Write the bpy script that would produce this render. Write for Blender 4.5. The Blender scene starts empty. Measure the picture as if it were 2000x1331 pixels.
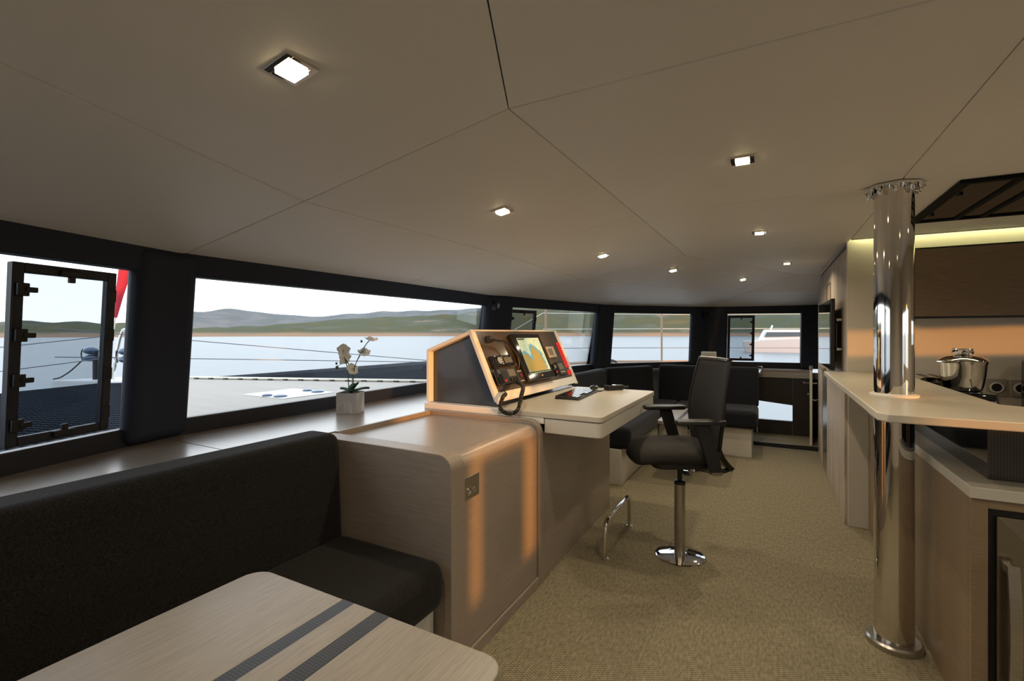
import bpy, bmesh, math, random
from mathutils import Vector, Matrix
random.seed(4)
PI = math.pi
scn = bpy.context.scene
COL = scn.collection

# ------------------------------------------------------------------ camera, world, sun, exposure
FOC = 930.0
YAW = math.atan(505 / FOC)
cam_d = bpy.data.cameras.new('camera')
cam_d.sensor_width = 36.0
cam_d.lens = FOC / 2000 * 36.0
cam_d.shift_y = -15.5 / 2000
cam_d.clip_start = 0.02
cam_d.clip_end = 6000
cam = bpy.data.objects.new('camera', cam_d)
COL.objects.link(cam)
cam.location = (0, 0, 1.4)
cam.rotation_euler = (PI / 2, 0, YAW)
scn.camera = cam

vs = scn.view_settings
vs.view_transform = 'Standard'
vs.look = 'None'
vs.exposure = 0.0
vs.gamma = 1.0
vs.use_curve_mapping = False

LAMP_W = 5.0          # watts of each ceiling downlight
LAMP_GLOW = 14.0
COVE_GLOW = 10.0

world = bpy.data.worlds.new('sky')
scn.world = world
world.use_nodes = True
wn = world.node_tree
wn.nodes.clear()
w_out = wn.nodes.new('ShaderNodeOutputWorld')
w_bg = wn.nodes.new('ShaderNodeBackground')
w_tc = wn.nodes.new('ShaderNodeTexCoord')
w_sep = wn.nodes.new('ShaderNodeSeparateXYZ')
w_ramp = wn.nodes.new('ShaderNodeValToRGB')
w_ramp.color_ramp.elements[0].position = 0.0
w_ramp.color_ramp.elements[0].color = (0.95, 0.96, 0.98, 1)
w_ramp.color_ramp.elements[1].position = 0.5
w_ramp.color_ramp.elements[1].color = (0.80, 0.88, 1.0, 1)
wn.links.new(w_tc.outputs['Generated'], w_sep.inputs[0])
wn.links.new(w_sep.outputs['Z'], w_ramp.inputs[0])
wn.links.new(w_ramp.outputs[0], w_bg.inputs[0])
w_bg.inputs[1].default_value = 2.5
wn.links.new(w_bg.outputs[0], w_out.inputs[0])

sun_d = bpy.data.lights.new('sun', 'SUN')
sun_d.energy = 4.0
sun_d.color = (1.0, 0.40, 0.075)
sun_d.angle = math.radians(1.5)
sun = bpy.data.objects.new('sun', sun_d)
COL.objects.link(sun)
SUN_DIR = Vector((-0.90, 0.43, -0.034)).normalized()
sun.rotation_euler = SUN_DIR.to_track_quat('-Z', 'Y').to_euler()
sun.location = (12, -6, 4)

# ------------------------------------------------------------------ materials
MATS = {}
def mat(name, color, rough=0.5, metal=0.0, spec=0.5, noise=None, bump=None, coat=0.0, sheen=0.0, emit=None, estr=0.0, coat_rough=0.03):
    """noise=(scale(xyz) , amount) multiplies the colour; bump=(scale(xyz), strength)"""
    if name in MATS: return MATS[name]
    m = bpy.data.materials.new(name); m.use_nodes = True
    nt = m.node_tree; b = nt.nodes['Principled BSDF']
    b.inputs['Base Color'].default_value = (*color, 1)
    b.inputs['Roughness'].default_value = rough
    b.inputs['Metallic'].default_value = metal
    b.inputs['Specular IOR Level'].default_value = spec
    b.inputs['Coat Weight'].default_value = coat
    b.inputs['Sheen Weight'].default_value = sheen
    b.inputs['Coat Roughness'].default_value = coat_rough
    if emit:
        b.inputs['Emission Color'].default_value = (*emit, 1)
        b.inputs['Emission Strength'].default_value = estr
    tc = nt.nodes.new('ShaderNodeTexCoord')
    def tex(scale, detail=4.0):
        mp = nt.nodes.new('ShaderNodeMapping'); mp.inputs['Scale'].default_value = scale
        nt.links.new(tc.outputs['Object'], mp.inputs[0])
        n = nt.nodes.new('ShaderNodeTexNoise'); n.inputs['Scale'].default_value = 1.0
        n.inputs['Detail'].default_value = detail; n.inputs['Roughness'].default_value = 0.6
        nt.links.new(mp.outputs[0], n.inputs['Vector']); return n
    if noise:
        n = tex(noise[0]); r = nt.nodes.new('ShaderNodeValToRGB')
        a = noise[1]
        r.color_ramp.elements[0].position = 0.28; r.color_ramp.elements[1].position = 0.72
        r.color_ramp.elements[0].color = (*[max(0, c * (1 - a)) for c in color], 1)
        r.color_ramp.elements[1].color = (*[min(1, c * (1 + a)) for c in color], 1)
        nt.links.new(n.outputs['Fac'], r.inputs[0]); nt.links.new(r.outputs[0], b.inputs['Base Color'])
    if bump:
        n = tex(bump[0], 2.0); bp = nt.nodes.new('ShaderNodeBump')
        bp.inputs['Strength'].default_value = bump[1]; bp.inputs['Distance'].default_value = 0.002
        nt.links.new(n.outputs['Fac'], bp.inputs['Height']); nt.links.new(bp.outputs[0], b.inputs['Normal'])
    MATS[name] = m
    return m

def weave(name, c1, c2, scale, rough=0.5, bump=0.6, rot=(0, 0, 0), coat=0.0, dist=0.002, var=0.0):
    """two-tone woven checks"""
    m = bpy.data.materials.new(name); m.use_nodes = True
    nt = m.node_tree; b = nt.nodes['Principled BSDF']; b.inputs['Roughness'].default_value = rough
    b.inputs['Coat Weight'].default_value = coat; b.inputs['Coat Roughness'].default_value = 0.08
    tc = nt.nodes.new('ShaderNodeTexCoord'); mp = nt.nodes.new('ShaderNodeMapping')
    mp.inputs['Scale'].default_value = scale; mp.inputs['Rotation'].default_value = rot
    nt.links.new(tc.outputs['Object'], mp.inputs[0])
    ck = nt.nodes.new('ShaderNodeTexChecker'); ck.inputs['Scale'].default_value = 1.0
    ck.inputs['Color1'].default_value = (*c1, 1); ck.inputs['Color2'].default_value = (*c2, 1)
    nt.links.new(mp.outputs[0], ck.inputs[0])
    last = ck.outputs['Color']
    if var:
        mp2 = nt.nodes.new('ShaderNodeMapping'); mp2.inputs['Scale'].default_value = (90, 28, 28)
        nt.links.new(tc.outputs['Object'], mp2.inputs[0])
        n = nt.nodes.new('ShaderNodeTexNoise'); n.inputs['Scale'].default_value = 1.0; n.inputs['Detail'].default_value = 5
        nt.links.new(mp2.outputs[0], n.inputs['Vector'])
        r = nt.nodes.new('ShaderNodeValToRGB'); r.color_ramp.elements[0].position = .3; r.color_ramp.elements[1].position = .7
        r.color_ramp.elements[0].color = (1 - var,) * 3 + (1,); r.color_ramp.elements[1].color = (1, 1, 1, 1)
        nt.links.new(n.outputs['Fac'], r.inputs[0])
        mx = nt.nodes.new('ShaderNodeMixRGB'); mx.blend_type = 'MULTIPLY'; mx.inputs[0].default_value = 1
        nt.links.new(last, mx.inputs[1]); nt.links.new(r.outputs[0], mx.inputs[2]); last = mx.outputs[0]
    nt.links.new(last, b.inputs['Base Color'])
    if bump:
        bp = nt.nodes.new('ShaderNodeBump'); bp.inputs['Strength'].default_value = bump; bp.inputs['Distance'].default_value = dist
        nt.links.new(ck.outputs['Fac'], bp.inputs['Height']); nt.links.new(bp.outputs[0], b.inputs['Normal'])
    MATS[name] = m
    return m

def glass_mat(name, tint=(1, 1, 1), refl=0.06):
    m = bpy.data.materials.new(name); m.use_nodes = True
    nt = m.node_tree; nt.nodes.clear()
    o = nt.nodes.new('ShaderNodeOutputMaterial'); mx = nt.nodes.new('ShaderNodeMixShader')
    t = nt.nodes.new('ShaderNodeBsdfTransparent'); t.inputs[0].default_value = (*tint, 1)
    g = nt.nodes.new('ShaderNodeBsdfGlossy'); g.inputs['Roughness'].default_value = 0.01
    fr = nt.nodes.new('ShaderNodeFresnel'); fr.inputs[0].default_value = 1.18
    nt.links.new(fr.outputs[0], mx.inputs[0]); nt.links.new(t.outputs[0], mx.inputs[1]); nt.links.new(g.outputs[0], mx.inputs[2])
    nt.links.new(mx.outputs[0], o.inputs[0])
    MATS[name] = m
    return m

def emit_mat(name, color, strength):
    m = bpy.data.materials.new(name); m.use_nodes = True
    nt = m.node_tree; b = nt.nodes['Principled BSDF']
    b.inputs['Base Color'].default_value = (*color, 1)
    b.inputs['Emission Color'].default_value = (*color, 1); b.inputs['Emission Strength'].default_value = strength
    MATS[name] = m
    return m

M = {}
M['oak_y'] = mat('oak_grain_along', (0.29, 0.235, 0.19), 0.36, noise=((190, 9, 190), 0.16), bump=((300, 12, 300), 0.06), coat=0.35, coat_rough=0.28)
M['oak_x'] = mat('oak_grain_across', (0.29, 0.235, 0.19), 0.40, noise=((9, 190, 190), 0.16), bump=((12, 300, 300), 0.12))
M['sill_oak'] = mat('satin_oak_ledge', (0.27, 0.225, 0.185), 0.30, noise=((130, 6, 130), 0.14), spec=0.5, coat=0.75, coat_rough=0.22)
M['table_oak'] = mat('table_oak', (0.28, 0.245, 0.205), 0.36, noise=((230, 11, 230), 0.17), bump=((300, 12, 300), 0.15))
M['wall_oak'] = mat('pale_vertical_oak', (0.43, 0.36, 0.29), 0.5, noise=((12, 46, 2.4), 0.5), bump=((20, 90, 6), 0.3))
M['cab_oak'] = mat('brown_oak_veneer', (0.235, 0.165, 0.10), 0.42, noise=((9, 9, 210), 0.2))
M['ceil'] = mat('ceiling_vinyl', (0.86, 0.83, 0.79), 0.55, noise=((1.3, 1.3, 1.3), 0.03), bump=((420, 420, 420), 0.08))
M['ceil_back'] = mat('ceiling_backing', (0.22, 0.19, 0.16), 0.8)
M['black_pad'] = mat('navy_black_padding', (0.024, 0.031, 0.048), 0.6, spec=0.3, bump=((500, 500, 500), 0.12))
M['black_paint'] = mat('black_frame_paint', (0.014, 0.016, 0.024), 0.38)
M['black_plastic'] = mat('black_plastic', (0.012, 0.012, 0.013), 0.4)
M['gloss_black'] = mat('gloss_black', (0.006, 0.006, 0.008), 0.07, coat=0.6)
M['sofa'] = mat('charcoal_wool', (0.014, 0.0125, 0.0115), 0.95, spec=0.2, noise=((190, 190, 190), 0.8), bump=((260, 260, 260), 0.9), sheen=0.05)
M['sofa_far'] = mat('navy_wool', (0.011, 0.012, 0.016), 0.95, spec=0.2, noise=((330, 330, 330), 0.4), bump=((420, 420, 420), 0.5), sheen=0.1)
M['chair_fab'] = mat('black_chair_fabric', (0.016, 0.0145, 0.013), 0.9, noise=((400, 400, 400), 0.4), bump=((600, 600, 600), 0.4))
M['chair_mesh'] = weave('black_chair_mesh', (0.005, 0.005, 0.006), (0.011, 0.011, 0.013), (260, 260, 260), 0.8, 0.3)
M['carpet'] = weave('woven_beige_carpet', (0.40, 0.345, 0.225), (0.205, 0.175, 0.112), (78, 155, 78), 0.95, 0.9, var=0.45, dist=0.003)
M['white'] = mat('cream_white_lacquer', (0.58, 0.55, 0.49), 0.28)
M['white_edge'] = mat('white_edging', (0.80, 0.77, 0.72), 0.35)
M['corian'] = mat('cream_solid_surface', (0.52, 0.48, 0.40), 0.36, spec=0.4, noise=((5, 9, 5), 0.03))
M['galley_wall'] = mat('cream_panel', (0.62, 0.56, 0.47), 0.35, bump=((300, 300, 6), 0.05))
M['grey_panel'] = mat('taupe_panel', (0.36, 0.33, 0.29), 0.4)
M['chrome'] = mat('polished_steel', (0.78, 0.76, 0.73), 0.06, metal=1.0)
M['pillar_steel'] = mat('mirror_steel', (0.74, 0.71, 0.67), 0.045, metal=1.0)
M['brushed'] = mat('brushed_steel', (0.50, 0.48, 0.45), 0.28, metal=1.0, noise=((6, 6, 260), 0.1))
M['carbon'] = weave('carbon_weave', (0.020, 0.022, 0.028), (0.060, 0.064, 0.074), (95, 95, 95), 0.3, 0.3, rot=(PI / 4, PI / 4, PI / 4), coat=0.7)
M['carbon_side'] = weave('carbon_weave_side', (0.018, 0.022, 0.030), (0.062, 0.072, 0.092), (190, 1, 190), 0.3, 0.2, rot=(0, PI / 4, 0), coat=0.6)
M['carbon_strip'] = weave('carbon_weave_inlay', (0.012, 0.012, 0.014), (0.05, 0.05, 0.055), (190, 190, 1), 0.35, 0.3, rot=(0, 0, PI / 4), coat=0.4)
M['carbon_galley'] = weave('carbon_weave_galley', (0.016, 0.014, 0.013), (0.06, 0.052, 0.045), (170, 1, 170), 0.3, 0.3, rot=(0, PI / 4, 0), coat=0.5)
M['board'] = weave('instrument_board', (0.050, 0.040, 0.030), (0.075, 0.060, 0.045), (1, 150, 1), 0.25, 0.0, coat=0.6)
M['glass'] = glass_mat('window_glass', (0.97, 0.985, 0.98))
M['sash_glass'] = glass_mat('sash_glass', (0.66, 0.69, 0.72))
M['dark_glass'] = mat('smoked_glass', (0.012, 0.014, 0.012), 0.05, spec=0.8, coat=0.4)
M['roof_glass'] = mat('roof_hatch_glass', (0.012, 0.013, 0.009), 0.04, spec=1.0, coat=1.0)
M['matte_black'] = mat('matte_black', (0.006, 0.006, 0.006), 0.7, spec=0.15)
M['lamp'] = emit_mat('lamp_diffuser', (1.0, 0.80, 0.46), LAMP_GLOW)
M['cove'] = emit_mat('cove_led', (0.93, 0.94, 0.50), COVE_GLOW)
M['foil'] = mat('crumpled_silver_foil', (0.74, 0.72, 0.69), 0.26, metal=0.55, bump=((34, 34, 34), 0.5))
M['petal'] = mat('white_petal', (0.88, 0.88, 0.84), 0.5)
M['lip'] = mat('pale_orchid_lip', (0.62, 0.58, 0.30), 0.5)
M['leaf'] = mat('orchid_leaf', (0.022, 0.07, 0.04), 0.35)
M['stem'] = mat('orchid_stem', (0.07, 0.13, 0.05), 0.5)
M['soil'] = mat('dark_moss', (0.02, 0.03, 0.012), 0.9)
M['red_tag'] = emit_mat('red_backlit_tag', (0.75, 0.012, 0.015), 0.45)
M['red_tag_ink'] = mat('dark_tag_ink', (0.12, 0.0, 0.0), 0.6)
M['chart_sea'] = emit_mat('chart_sea', (0.40, 0.55, 0.42), 0.5)
M['chart_shoal'] = emit_mat('chart_shoal', (0.10, 0.28, 0.36), 0.55)
M['chart_land'] = emit_mat('chart_land', (0.27, 0.215, 0.055), 0.6)
M['chart_ink'] = mat('chart_ink', (0.03, 0.06, 0.05), 0.5)
M['lcd'] = emit_mat('lcd_grey', (0.10, 0.10, 0.075), 0.25)
M['dial_white'] = mat('dial_print', (0.55, 0.48, 0.36), 0.5)
M['deck'] = mat('foredeck_gelcoat', (0.30, 0.268, 0.23), 0.6, noise=((1.2, 9, 3), 0.07))
M['hatch_white'] = mat('white_gelcoat', (0.55, 0.55, 0.55), 0.4)
M['net'] = weave('trampoline_net', (0.004, 0.005, 0.007), (0.034, 0.038, 0.046), (20, 20, 1), 1.0, 0.3, rot=(0, 0, 0.5))
M['net'].node_tree.nodes['Principled BSDF'].inputs['Specular IOR Level'].default_value = 0.0
M['navy_fascia'] = mat('dark_beam', (0.045, 0.055, 0.075), 0.6, noise=((6, 6, 60), 0.25))
M['red_sail'] = mat('red_sail_cover', (0.42, 0.012, 0.03), 0.7, bump=((40, 40, 40), 0.4))
M['cable'] = mat('lifeline_wire', (0.12, 0.13, 0.15), 0.4, metal=0.4)
M['pale_wire'] = mat('pale_rope', (0.66, 0.62, 0.52), 0.7)
M['teak'] = mat('teak_and_lit_post', (0.34, 0.22, 0.14), 0.5, noise=((8, 60, 60), 0.2))
M['blue_lens'] = mat('deck_light_lens', (0.06, 0.10, 0.17), 0.15, coat=0.5)
M['dark_door'] = mat('dark_brown_laminate', (0.024, 0.019, 0.017), 0.42, noise=((60, 6, 6), 0.2))
M['fridge'] = mat('dark_stainless', (0.36, 0.33, 0.28), 0.24, metal=1.0, noise=((5, 5, 200), 0.06))
M['fridge_glass'] = mat('fridge_glass', (0.02, 0.012, 0.010), 0.06, coat=0.5)

# ------------------------------------------------------------------ mesh helpers
class MB:
    def __init__(s): s.v = []; s.f = []
    def add(s, vs, fs):
        o = len(s.v); s.v += [tuple(p) for p in vs]; s.f += [tuple(i + o for i in f) for f in fs]; return s
    def hexa(s, p):   # p: 8 points, bottom ring 0-3 then top ring 4-7
        return s.add(p, [(3, 2, 1, 0), (4, 5, 6, 7), (0, 1, 5, 4), (1, 2, 6, 5), (2, 3, 7, 6), (3, 0, 4, 7)])
    def box(s, x0, x1, y0, y1, z0, z1):
        return s.hexa([(x0, y0, z0), (x1, y0, z0), (x1, y1, z0), (x0, y1, z0), (x0, y0, z1), (x1, y0, z1), (x1, y1, z1), (x0, y1, z1)])
    def prism(s, poly, fn, a, b):   # poly 2D, fn(p, q, t) -> point
        n = len(poly)
        vs = [fn(p[0], p[1], a) for p in poly] + [fn(p[0], p[1], b) for p in poly]
        fs = [tuple(range(n - 1, -1, -1)), tuple(range(n, 2 * n))] + [(i, (i + 1) % n, n + (i + 1) % n, n + i) for i in range(n)]
        return s.add(vs, fs)
    def plan(s, poly, z0, z1): return s.prism(poly, lambda p, q, t: (p, q, t), z0, z1)
    def xz(s, poly, y0, y1): return s.prism(poly, lambda p, q, t: (p, t, q), y0, y1)
    def yz(s, poly, x0, x1): return s.prism(poly, lambda p, q, t: (t, p, q), x0, x1)
    def tube(s, path, r, n=10, cap=True, radii=None):
        P = [Vector(p) for p in path]; rings = []; up = None
        for i, p in enumerate(P):
            if i == 0: t = P[1] - P[0]
            elif i == len(P) - 1: t = P[-1] - P[-2]
            else: t = (P[i + 1] - P[i]).normalized() + (P[i] - P[i - 1]).normalized()
            t.normalize()
            if up is None: up = t.orthogonal().normalized()
            up = (up - t * up.dot(t)); up.normalize()
            bi = t.cross(up); rr = radii[i] if radii else r
            rings.append([p + (up * math.cos(2 * PI * k / n) + bi * math.sin(2 * PI * k / n)) * rr for k in range(n)])
        vs = [q for R in rings for q in R]; fs = []
        for i in range(len(P) - 1):
            for k in range(n):
                fs.append((i * n + k, i * n + (k + 1) % n, (i + 1) * n + (k + 1) % n, (i + 1) * n + k))
        if cap:
            fs.append(tuple(range(n - 1, -1, -1))); fs.append(tuple(range((len(P) - 1) * n, len(P) * n)))
        return s.add(vs, fs)
    def lathe(s, prof, c=(0, 0, 0), n=32, axis='z', sx=1, sy=1):
        vs = []; fs = []
        for (r, h) in prof:
            for k in range(n):
                a = 2 * PI * k / n; x, y = r * math.cos(a) * sx, r * math.sin(a) * sy
                vs.append({'z': (c[0] + x, c[1] + y, c[2] + h), 'x': (c[0] + h, c[1] + x, c[2] + y), 'y': (c[0] + y, c[1] + h, c[2] + x)}[axis])
        for i in range(len(prof) - 1):
            for k in range(n): fs.append((i * n + k, i * n + (k + 1) % n, (i + 1) * n + (k + 1) % n, (i + 1) * n + k))
        fs.append(tuple(range(n - 1, -1, -1))); fs.append(tuple(range((len(prof) - 1) * n, len(prof) * n)))
        return s.add(vs, fs)
    def cyl(s, c, r, h, n=24, axis='z'): return s.lathe([(r, 0), (r, h)], c, n, axis)
    def ball(s, c, r, sx=1, sy=1, sz=1, n=12, m=7):
        pr = [(max(1e-4, math.sin(PI * i / m)) * r, -math.cos(PI * i / m) * r * sz) for i in range(m + 1)]
        return s.lathe(pr, c, n, 'z', sx, sy)
    def grid(s, fn, nu, nv, closed_u=False):
        vs = [fn(i / (nu if closed_u else nu - 1), j / (nv - 1)) for j in range(nv) for i in range(nu)]
        fs = []
        for j in range(nv - 1):
            for i in range(nu if closed_u else nu - 1):
                fs.append((j * nu + i, j * nu + (i + 1) % nu, (j + 1) * nu + (i + 1) % nu, (j + 1) * nu + i))
        return s.add(vs, fs)
    def build(s, name, m, parent=None, bevel=0, seg=3, smooth=35, subsurf=0, solid=0, local=False, kind=None):
        me = bpy.data.meshes.new(name)
        off = Vector((0, 0, 0))
        if parent is not None and not local:
            q = parent
            while q is not None: off += q.location; q = q.parent
        me.from_pydata([tuple(Vector(p) - off) for p in s.v], [], s.f)
        bm = bmesh.new(); bm.from_mesh(me)
        bmesh.ops.recalc_face_normals(bm, faces=bm.faces); bm.to_mesh(me); bm.free()
        me.materials.append(m)
        if smooth is not None:
            me.polygons.foreach_set('use_smooth', [True] * len(me.polygons))
            me.set_sharp_from_angle(angle=math.radians(smooth))
        o = bpy.data.objects.new(name, me); COL.objects.link(o)
        if parent is not None: o.parent = parent
        if bevel:
            b = o.modifiers.new('bevel', 'BEVEL'); b.width = bevel; b.segments = seg; b.limit_method = 'ANGLE'; b.angle_limit = math.radians(40)
        if subsurf:
            b = o.modifiers.new('sub', 'SUBSURF'); b.levels = subsurf; b.render_levels = subsurf
        if solid:
            b = o.modifiers.new('solid', 'SOLIDIFY'); b.thickness = solid; b.offset = 0
        if kind: o['kind'] = kind
        return o

def tag(o, label, cat, group=None):
    o['label'] = label; o['category'] = cat
    if group: o['group'] = group
    return o
def thing(name, loc, label, cat, group=None, rz=0):
    o = bpy.data.objects.new(name, None); o.empty_display_size = 0.05; COL.objects.link(o)
    o.location = loc; o.rotation_euler = (0, 0, rz)
    return tag(o, label, cat, group)
def struct(o, label=None):
    o['kind'] = 'structure'
    if label: o['label'] = label
    return o
def sroot(name, loc=(0, 0, 0), label=None):
    o = bpy.data.objects.new(name, None); o.empty_display_size = 0.05; COL.objects.link(o); o.location = loc
    return struct(o, label)
def lerp(a, b, t): return tuple(a[i] + (b[i] - a[i]) * t for i in range(len(a)))
def rrect(x0, x1, y0, y1, r, n=5, corners=(1, 1, 1, 1)):
    out = []
    for (cx, cy, a0, on) in ((x1 - r, y1 - r, 0, corners[0]), (x0 + r, y1 - r, 90, corners[1]), (x0 + r, y0 + r, 180, corners[2]), (x1 - r, y0 + r, 270, corners[3])):
        if on:
            for k in range(n + 1):
                a = math.radians(a0 + 90 * k / n); out.append((cx + r * math.cos(a), cy + r * math.sin(a)))
        else:
            out.append({0: (x1, y1), 90: (x0, y1), 180: (x0, y0), 270: (x1, y0)}[a0])
    return out

# ------------------------------------------------------------------ setting: floor, window walls
# plan of the curved window front: foot line (z .91) and head line (z 1.755)
ZB, ZT = 0.91, 1.755
Bp = [(-1.80, -1.0), (-2.49, 1.16), (-2.50, 4.00), (-2.00, 6.10), (-0.82, 7.38), (0.50, 7.56)]
Tp = [(-1.72, -1.0), (-2.39, 1.16), (-2.40, 3.97), (-1.91, 6.03), (-0.79, 7.28), (0.50, 7.46)]
def inward(i):
    dx, dy = Bp[i + 1][0] - Bp[i][0], Bp[i + 1][1] - Bp[i][1]
    l = math.hypot(dx, dy); return (dy / l, -dx / l)
def SP(i, u, z, d=0.0):
    t = (z - ZB) / (ZT - ZB)
    b = lerp(Bp[i], Bp[i + 1], u); p = lerp(b, lerp(Tp[i], Tp[i + 1], u), t); n = inward(i)
    return (p[0] + n[0] * d, p[1] + n[1] * d, z)
def block(mb, i, u0, u1, z0, z1, d0, d1):
    return mb.hexa([SP(i, u0, z0, d0), SP(i, u0, z0, d1), SP(i, u1, z0, d1), SP(i, u1, z0, d0),
                    SP(i, u0, z1, d0), SP(i, u0, z1, d1), SP(i, u1, z1, d1), SP(i, u1, z1, d0)])
def slen(i): return math.hypot(Bp[i + 1][0] - Bp[i][0], Bp[i + 1][1] - Bp[i][1])

floor_poly = [(-1.75, -1.0), (2.6, -1.0), (2.6, 6.62), (-1.6, 6.62), (-2.0, 6.1), (-2.5, 4.0), (-2.49, 1.16)]
struct(MB().plan(floor_poly, -0.05, 0.0).build('floor', M['carpet']), 'woven beige carpet floor')

# window frames and panes
GZ0, GZ1 = 0.99, 1.66
names = ['port', 'front', 'bow', 'corner', 'starboard']
usep = [(0.0, 0.945), (0.045, 0.985), (0.13, 0.91), (0.075, 0.825), (0.20, 0.885)]
for i in range(5):
    w = sroot('window_%d' % (i + 1), SP(i, 0.5, ZB), 'long raked saloon window, section %s' % names[i])
    block(MB(), i, 0, 1, 0.905, GZ0, -0.03, 0.018).build('bottom_rail', M['black_paint'], w, bevel=0.006)
    block(MB(), i, 0, 1, GZ1, ZT + 0.02, -0.03, 0.045).build('top_rail', M['black_pad'], w, bevel=0.008)
    block(MB(), i, 0, 1, GZ0 - 0.01, GZ1 + 0.01, -0.012, -0.006).build('pane', M['glass'], w)
# lower side walls under the windows
for i in range(4):
    mb = MB(); n = inward(i)
    a, b = Bp[i], Bp[i + 1]
    mb.hexa([(a[0] - n[0] * .06, a[1] - n[1] * .06, -0.05), (a[0], a[1], -0.05), (b[0], b[1], -0.05), (b[0] - n[0] * .06, b[1] - n[1] * .06, -0.05),
             (a[0] - n[0] * .06, a[1] - n[1] * .06, 0.905), (a[0], a[1], 0.905), (b[0], b[1], 0.905), (b[0] - n[0] * .06, b[1] - n[1] * .06, 0.905)])
    struct(mb.build('wall_%s' % names[i], M['grey_panel']))
# padded pillars between the windows
pill = [(1, 0.19, 0.10, 0.06), (2, 0.10, 0.30, 0.07), (3, 0.20, 0.15, 0.07), (4, 0.31, 0.27, 0.07)]
for k, (j, wl, wr, d) in enumerate(pill):
    ul = 1 - wl / slen(j - 1); ur = wr / slen(j)
    def ring(z, dz=0):
        a0, a1 = SP(j - 1, ul, z, -0.03), SP(j - 1, ul, z, d)
        m0, m1 = SP(j - 1, 1, z, -0.03), tuple((p + q) / 2 for p, q in zip(SP(j - 1, 1, z, d), SP(j, 0, z, d)))
        b0, b1 = SP(j, ur, z, -0.03), SP(j, ur, z, d)
        return [a1, m1, b1, b0, m0, a0]
    lo, hi = ring(0.912), ring(ZT + 0.012)
    mb = MB().add(lo + hi, [(5, 4, 3, 2, 1, 0), (6, 7, 8, 9, 10, 11)] + [(q, (q + 1) % 6, 6 + (q + 1) % 6, 6 + q) for q in range(6)])
    struct(mb.build('trim_%d' % (k + 1), M['black_pad'], bevel=0.045, seg=6), 'navy black padded window pillar')
mb = MB(); block(mb, 4, 0.885, 1.09, 0.912, ZT + 0.012, -0.03, 0.07)
struct(mb.build('trim_5', M['black_pad'], bevel=0.02, seg=4), 'navy black padded window pillar')

def sash(i, u0, u1, z0, z1, label, flip=False, loc_d=0.03):
    r = thing('window_sash', SP(i, (u0 + u1) / 2, z0, loc_d), label, 'window sash', 'opening sashes in the saloon windows')
    L = slen(i); fw = 0.034; du = fw / L; a, b = 0.0, 0.028
    block(MB(), i, u0, u0 + du, z0, z1, a, b).build('stile', M['black_paint'], r, bevel=0.004)
    block(MB(), i, u1 - du, u1, z0, z1, a, b).build('stile', M['black_paint'], r, bevel=0.004)
    block(MB(), i, u0 + du, u1 - du, z0, z0 + fw, a, b).build('rail', M['black_paint'], r, bevel=0.004)
    block(MB(), i, u0 + du, u1 - du, z1 - fw, z1, a, b).build('rail', M['black_paint'], r, bevel=0.004)
    block(MB(), i, u0 + du * .9, u1 - du * .9, z0 + fw * .9, z1 - fw * .9, 0.010, 0.015).build('pane', M['sash_glass'], r)
    for q in range(4):
        z = z0 + (z1 - z0) * (0.12 + 0.245 * q)
        uu = (u1 - du, -1) if flip else (u0 + du, 1)
        s_ = uu[1] / L
        h = MB(); block(h, i, *sorted((uu[0] - s_ * .026, uu[0] + s_ * .008)), z - .022, z + .022, b, b + .014)
        block(h, i, *sorted((uu[0] - s_ * .006, uu[0] + s_ * .030)), z - .009, z + .009, b + .004, b + .018)
        h.build('latch', M['black_plastic'], r, bevel=0.003)
        uo = u0 + du * .5 if flip else u1 - du * .5
        h = MB(); block(h, i, uo - .014 / L, uo + .014 / L, z - .024, z + .024, b, b + .006)
        h.build('hinge_plate', M['black_plastic'], r, bevel=0.002)
    um = (u0 + u1) / 2
    for zz, s_ in ((z1 - fw, -1), (z0 + fw, 1)):
        h = MB(); block(h, i, um - .035 / L, um + .035 / L, *sorted((zz - s_ * .022, zz)), b, b + .012)
        block(h, i, um - .008 / L, um + .012 / L, *sorted((zz, zz + s_ * .022)), b, b + .014)
        h.build('latch', M['black_plastic'], r, bevel=0.003)
    return r
sash(0, 0.735, 0.886, 1.005, 1.637, 'black framed opening sash in the leftmost window')
sash(2, 0.13, 0.335, 1.005, 1.637, 'black framed opening sash beside the pillar behind the console')
sash(4, 0.205, 0.465, 1.005, 1.637, 'black framed opening sash in the far window above the bench', flip=True)

# ledge (sill) in boards
sill = sroot('trim_6', (-2.2, 1.2, 0.88), 'satin oak ledge below the windows')
def sboard(poly, m=M['sill_oak']): MB().plan(poly, 0.88, 0.91).build('board', m, sill, bevel=0.002)
def bx_at(y):   # foot line x on the first section
    return -1.80 + (-2.49 + 1.80) * (y + 1.0) / 2.16
sboard([(-1.90, -0.66), (-1.90, 1.170), (-2.49, 1.170), (bx_at(-0.66), -0.66)])
sboard([(-1.90, 1.173), (-1.90, 2.60), (-2.495, 2.60), (-2.49, 1.173)])
sboard([(-1.90, 2.603), (-1.90, 4.25), (-2.44, 4.25), (-2.50, 4.0), (-2.495, 2.603)])
sboard([(-1.87, 4.253), (-1.87, 5.68), (-1.42, 6.56), (-1.98, 6.10), (-2.44, 4.253)])
sboard([(-1.42, 6.563), (-0.10, 6.563), (-0.10, 7.44), (-0.82, 7.36), (-1.97, 6.11)])
sboard([(-0.097, 7.22), (0.47, 7.22), (0.47, 7.55), (-0.097, 7.46)])

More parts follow.
